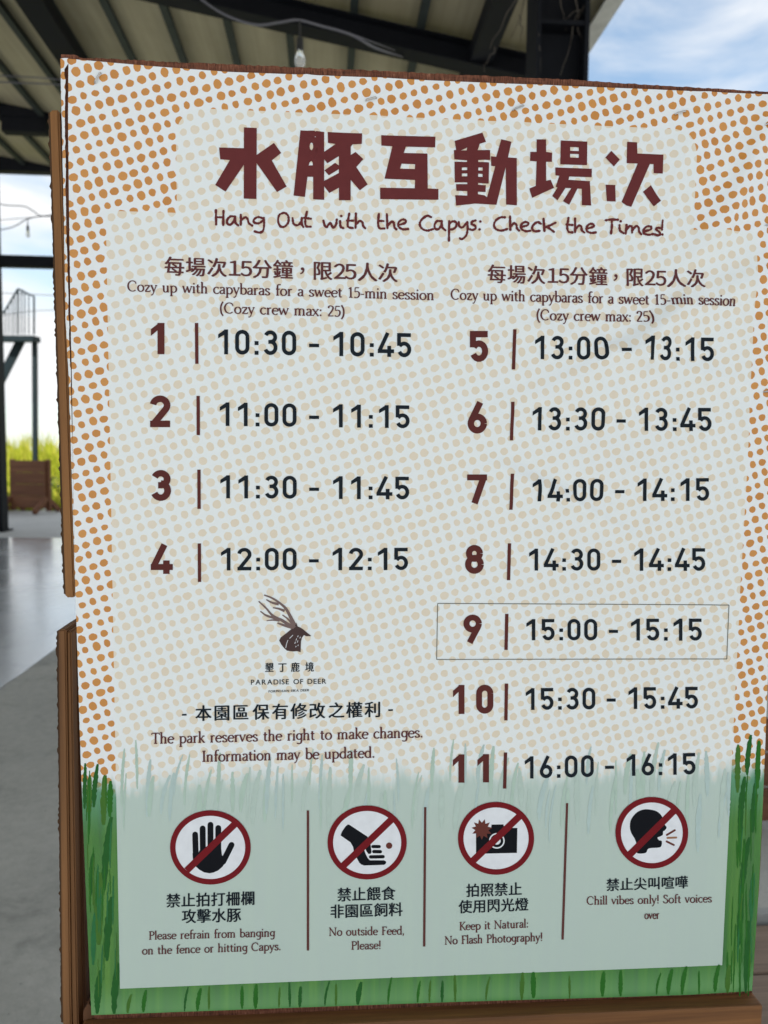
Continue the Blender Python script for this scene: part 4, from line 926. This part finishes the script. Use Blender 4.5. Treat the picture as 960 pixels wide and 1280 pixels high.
# ---- painted grass blades (printed)
I_g = [ink('grass_dark', 38, 94, 42, .5, .95), ink('grass_mid', 44, 106, 38, .5, .95), ink('grass_olive', 68, 112, 46, .5, .95), ink('grass_teal', 46, 110, 66, .5, .95)]
I_p = [ink('pale_blade_blue', 180, 201, 200, .5, .94), ink('pale_blade_grey', 184, 203, 196, .5, .94), ink('pale_blade_sage', 178, 201, 190, .5, .94)]
rgp = random.Random(9)
def blade(pr, x, y0, y1, hw_, bend):
    m_ = 26; pts = []; hs = []
    for i in range(m_ + 1):
        t_ = i / m_; pts.append((x + bend * t_ * t_ + rgp.uniform(-.25, .25), lerp(y0, y1, t_))); hs.append(max(.35, hw_ * (math.sin(math.pi * (.03 + t_ * .93)) ** .45) * rgp.uniform(.78, 1.18)))
    pr.stroke(pts, hs, False)
p = Print(0); p.h = .00018
for mi, x, y0, y1, hw_, bd in ((0, 106.5, 1010, 953, 2.6, 1), (2, 112, 1020, 968, 3.5, 1), (0, 118, 1008, 954, 3.2, 5), (2, 130, 1030, 968, 4, 2), (1, 138, 1020, 975, 3.5, 1), (0, 131, 1112, 1020, 4.2, 9), (0, 114, 1118, 1066, 3.2, 3), (0, 134, 1200, 1120, 4.5, 6),
                               (0, 122, 1266, 1212, 4, 4), (0, 143, 1266, 1203, 4.2, 5), (3, 117, 1205, 1140, 3, 2), (2, 124, 1180, 1090, 5, 2),
                               (2, 921, 990, 930, 3.5, 1), (0, 933, 968, 918, 3.3, 5), (1, 946, 985, 925, 3.5, 2), (0, 924, 1052, 970, 3.6, 6), (0, 940, 1040, 978, 3, 3), (0, 927, 1118, 1046, 3.6, 9), (0, 923, 1180, 1120, 3.6, 4), (3, 938, 1150, 1090, 3, 3), (0, 931, 1240, 1150, 3, 4)):
    p.mi = mi; blade(p, x, y0, y1, hw_, bd)
for i in range(60):
    yy = rgp.uniform(985, 1225)
    if rgp.random() < .5: x0_, x1_ = interp(S_FRT, yy) + 4, lerp(146, 151, (yy - 940) / 290) - 4
    else: x0_, x1_ = lerp(915, 902, (yy - 960) / 260) + 6, interp(S_RGT, yy) - 5
    p.mi = rgp.choice((1, 1, 2, 3)); blade(p, rgp.uniform(x0_, x1_), yy + rgp.uniform(12, 40), yy - rgp.uniform(12, 40), rgp.uniform(.5, 1.3), rgp.uniform(-1, 3))
x = 160
while x < 915:
    yb_ = interp(S_BOT, x); yp = lerp(1234, 1203, (x - 150) / 750)
    p.mi = rgp.choice((0, 1, 1, 2)); blade(p, x, yb_ - rgp.uniform(.3, 2), yp + rgp.uniform(.3, 9), rgp.uniform(1.2, 3.4), rgp.uniform(-2, 6))
    x += rgp.choice((14, 18, 26, 38, 50)) * rgp.uniform(.8, 1.2)
p.build('grass_blade_print', I_g)
p = Print(0); p.h = .00018
for i in range(80):
    x = 150 + i * 9.8 + rgp.uniform(-5, 5)
    if x > 912: break
    top = rgp.uniform(930, 985) + 8 * math.sin(x * .03); p.mi = rgp.randrange(3)
    blade(p, x, top + rgp.uniform(45, 75), top, rgp.uniform(1.2, 3.4), rgp.uniform(-3, 12))
p.build('pale_blade_print', I_p)

# ---- staples
M_st = newmat('staple_wire', (.55, .55, .56, 1), .3, .5); M_st.node_tree.nodes['Principled BSDF'].inputs['Metallic'].default_value = 1.0
for x0, y0, x1, y1 in ((119.5, 105, 126.5, 92.5), (457, 127.5, 470, 124.3), (640.5, 139, 653.5, 133.5), (843.5, 143.5, 856, 140.2), (953.5, 158.5, 968, 156.5), (954, 490, 968, 488), (957, 282, 969, 280)):
    a, b = uv(x0, y0), uv(x1, y1); ha, hb = wave(*a), wave(*b)
    MB().tube([(a[0], .003, a[1]), (a[0], -ha - .0012, a[1]), (lerp(a[0], b[0], .08), -ha - .0024, lerp(a[1], b[1], .08)), (lerp(a[0], b[0], .92), -hb - .0024, lerp(a[1], b[1], .92)), (b[0], -hb - .0012, b[1]), (b[0], .003, b[1])], .00068, 8).build('staple', M_st, poster)

bpy.data.objects.remove(_fo); bpy.data.curves.remove(_fc)
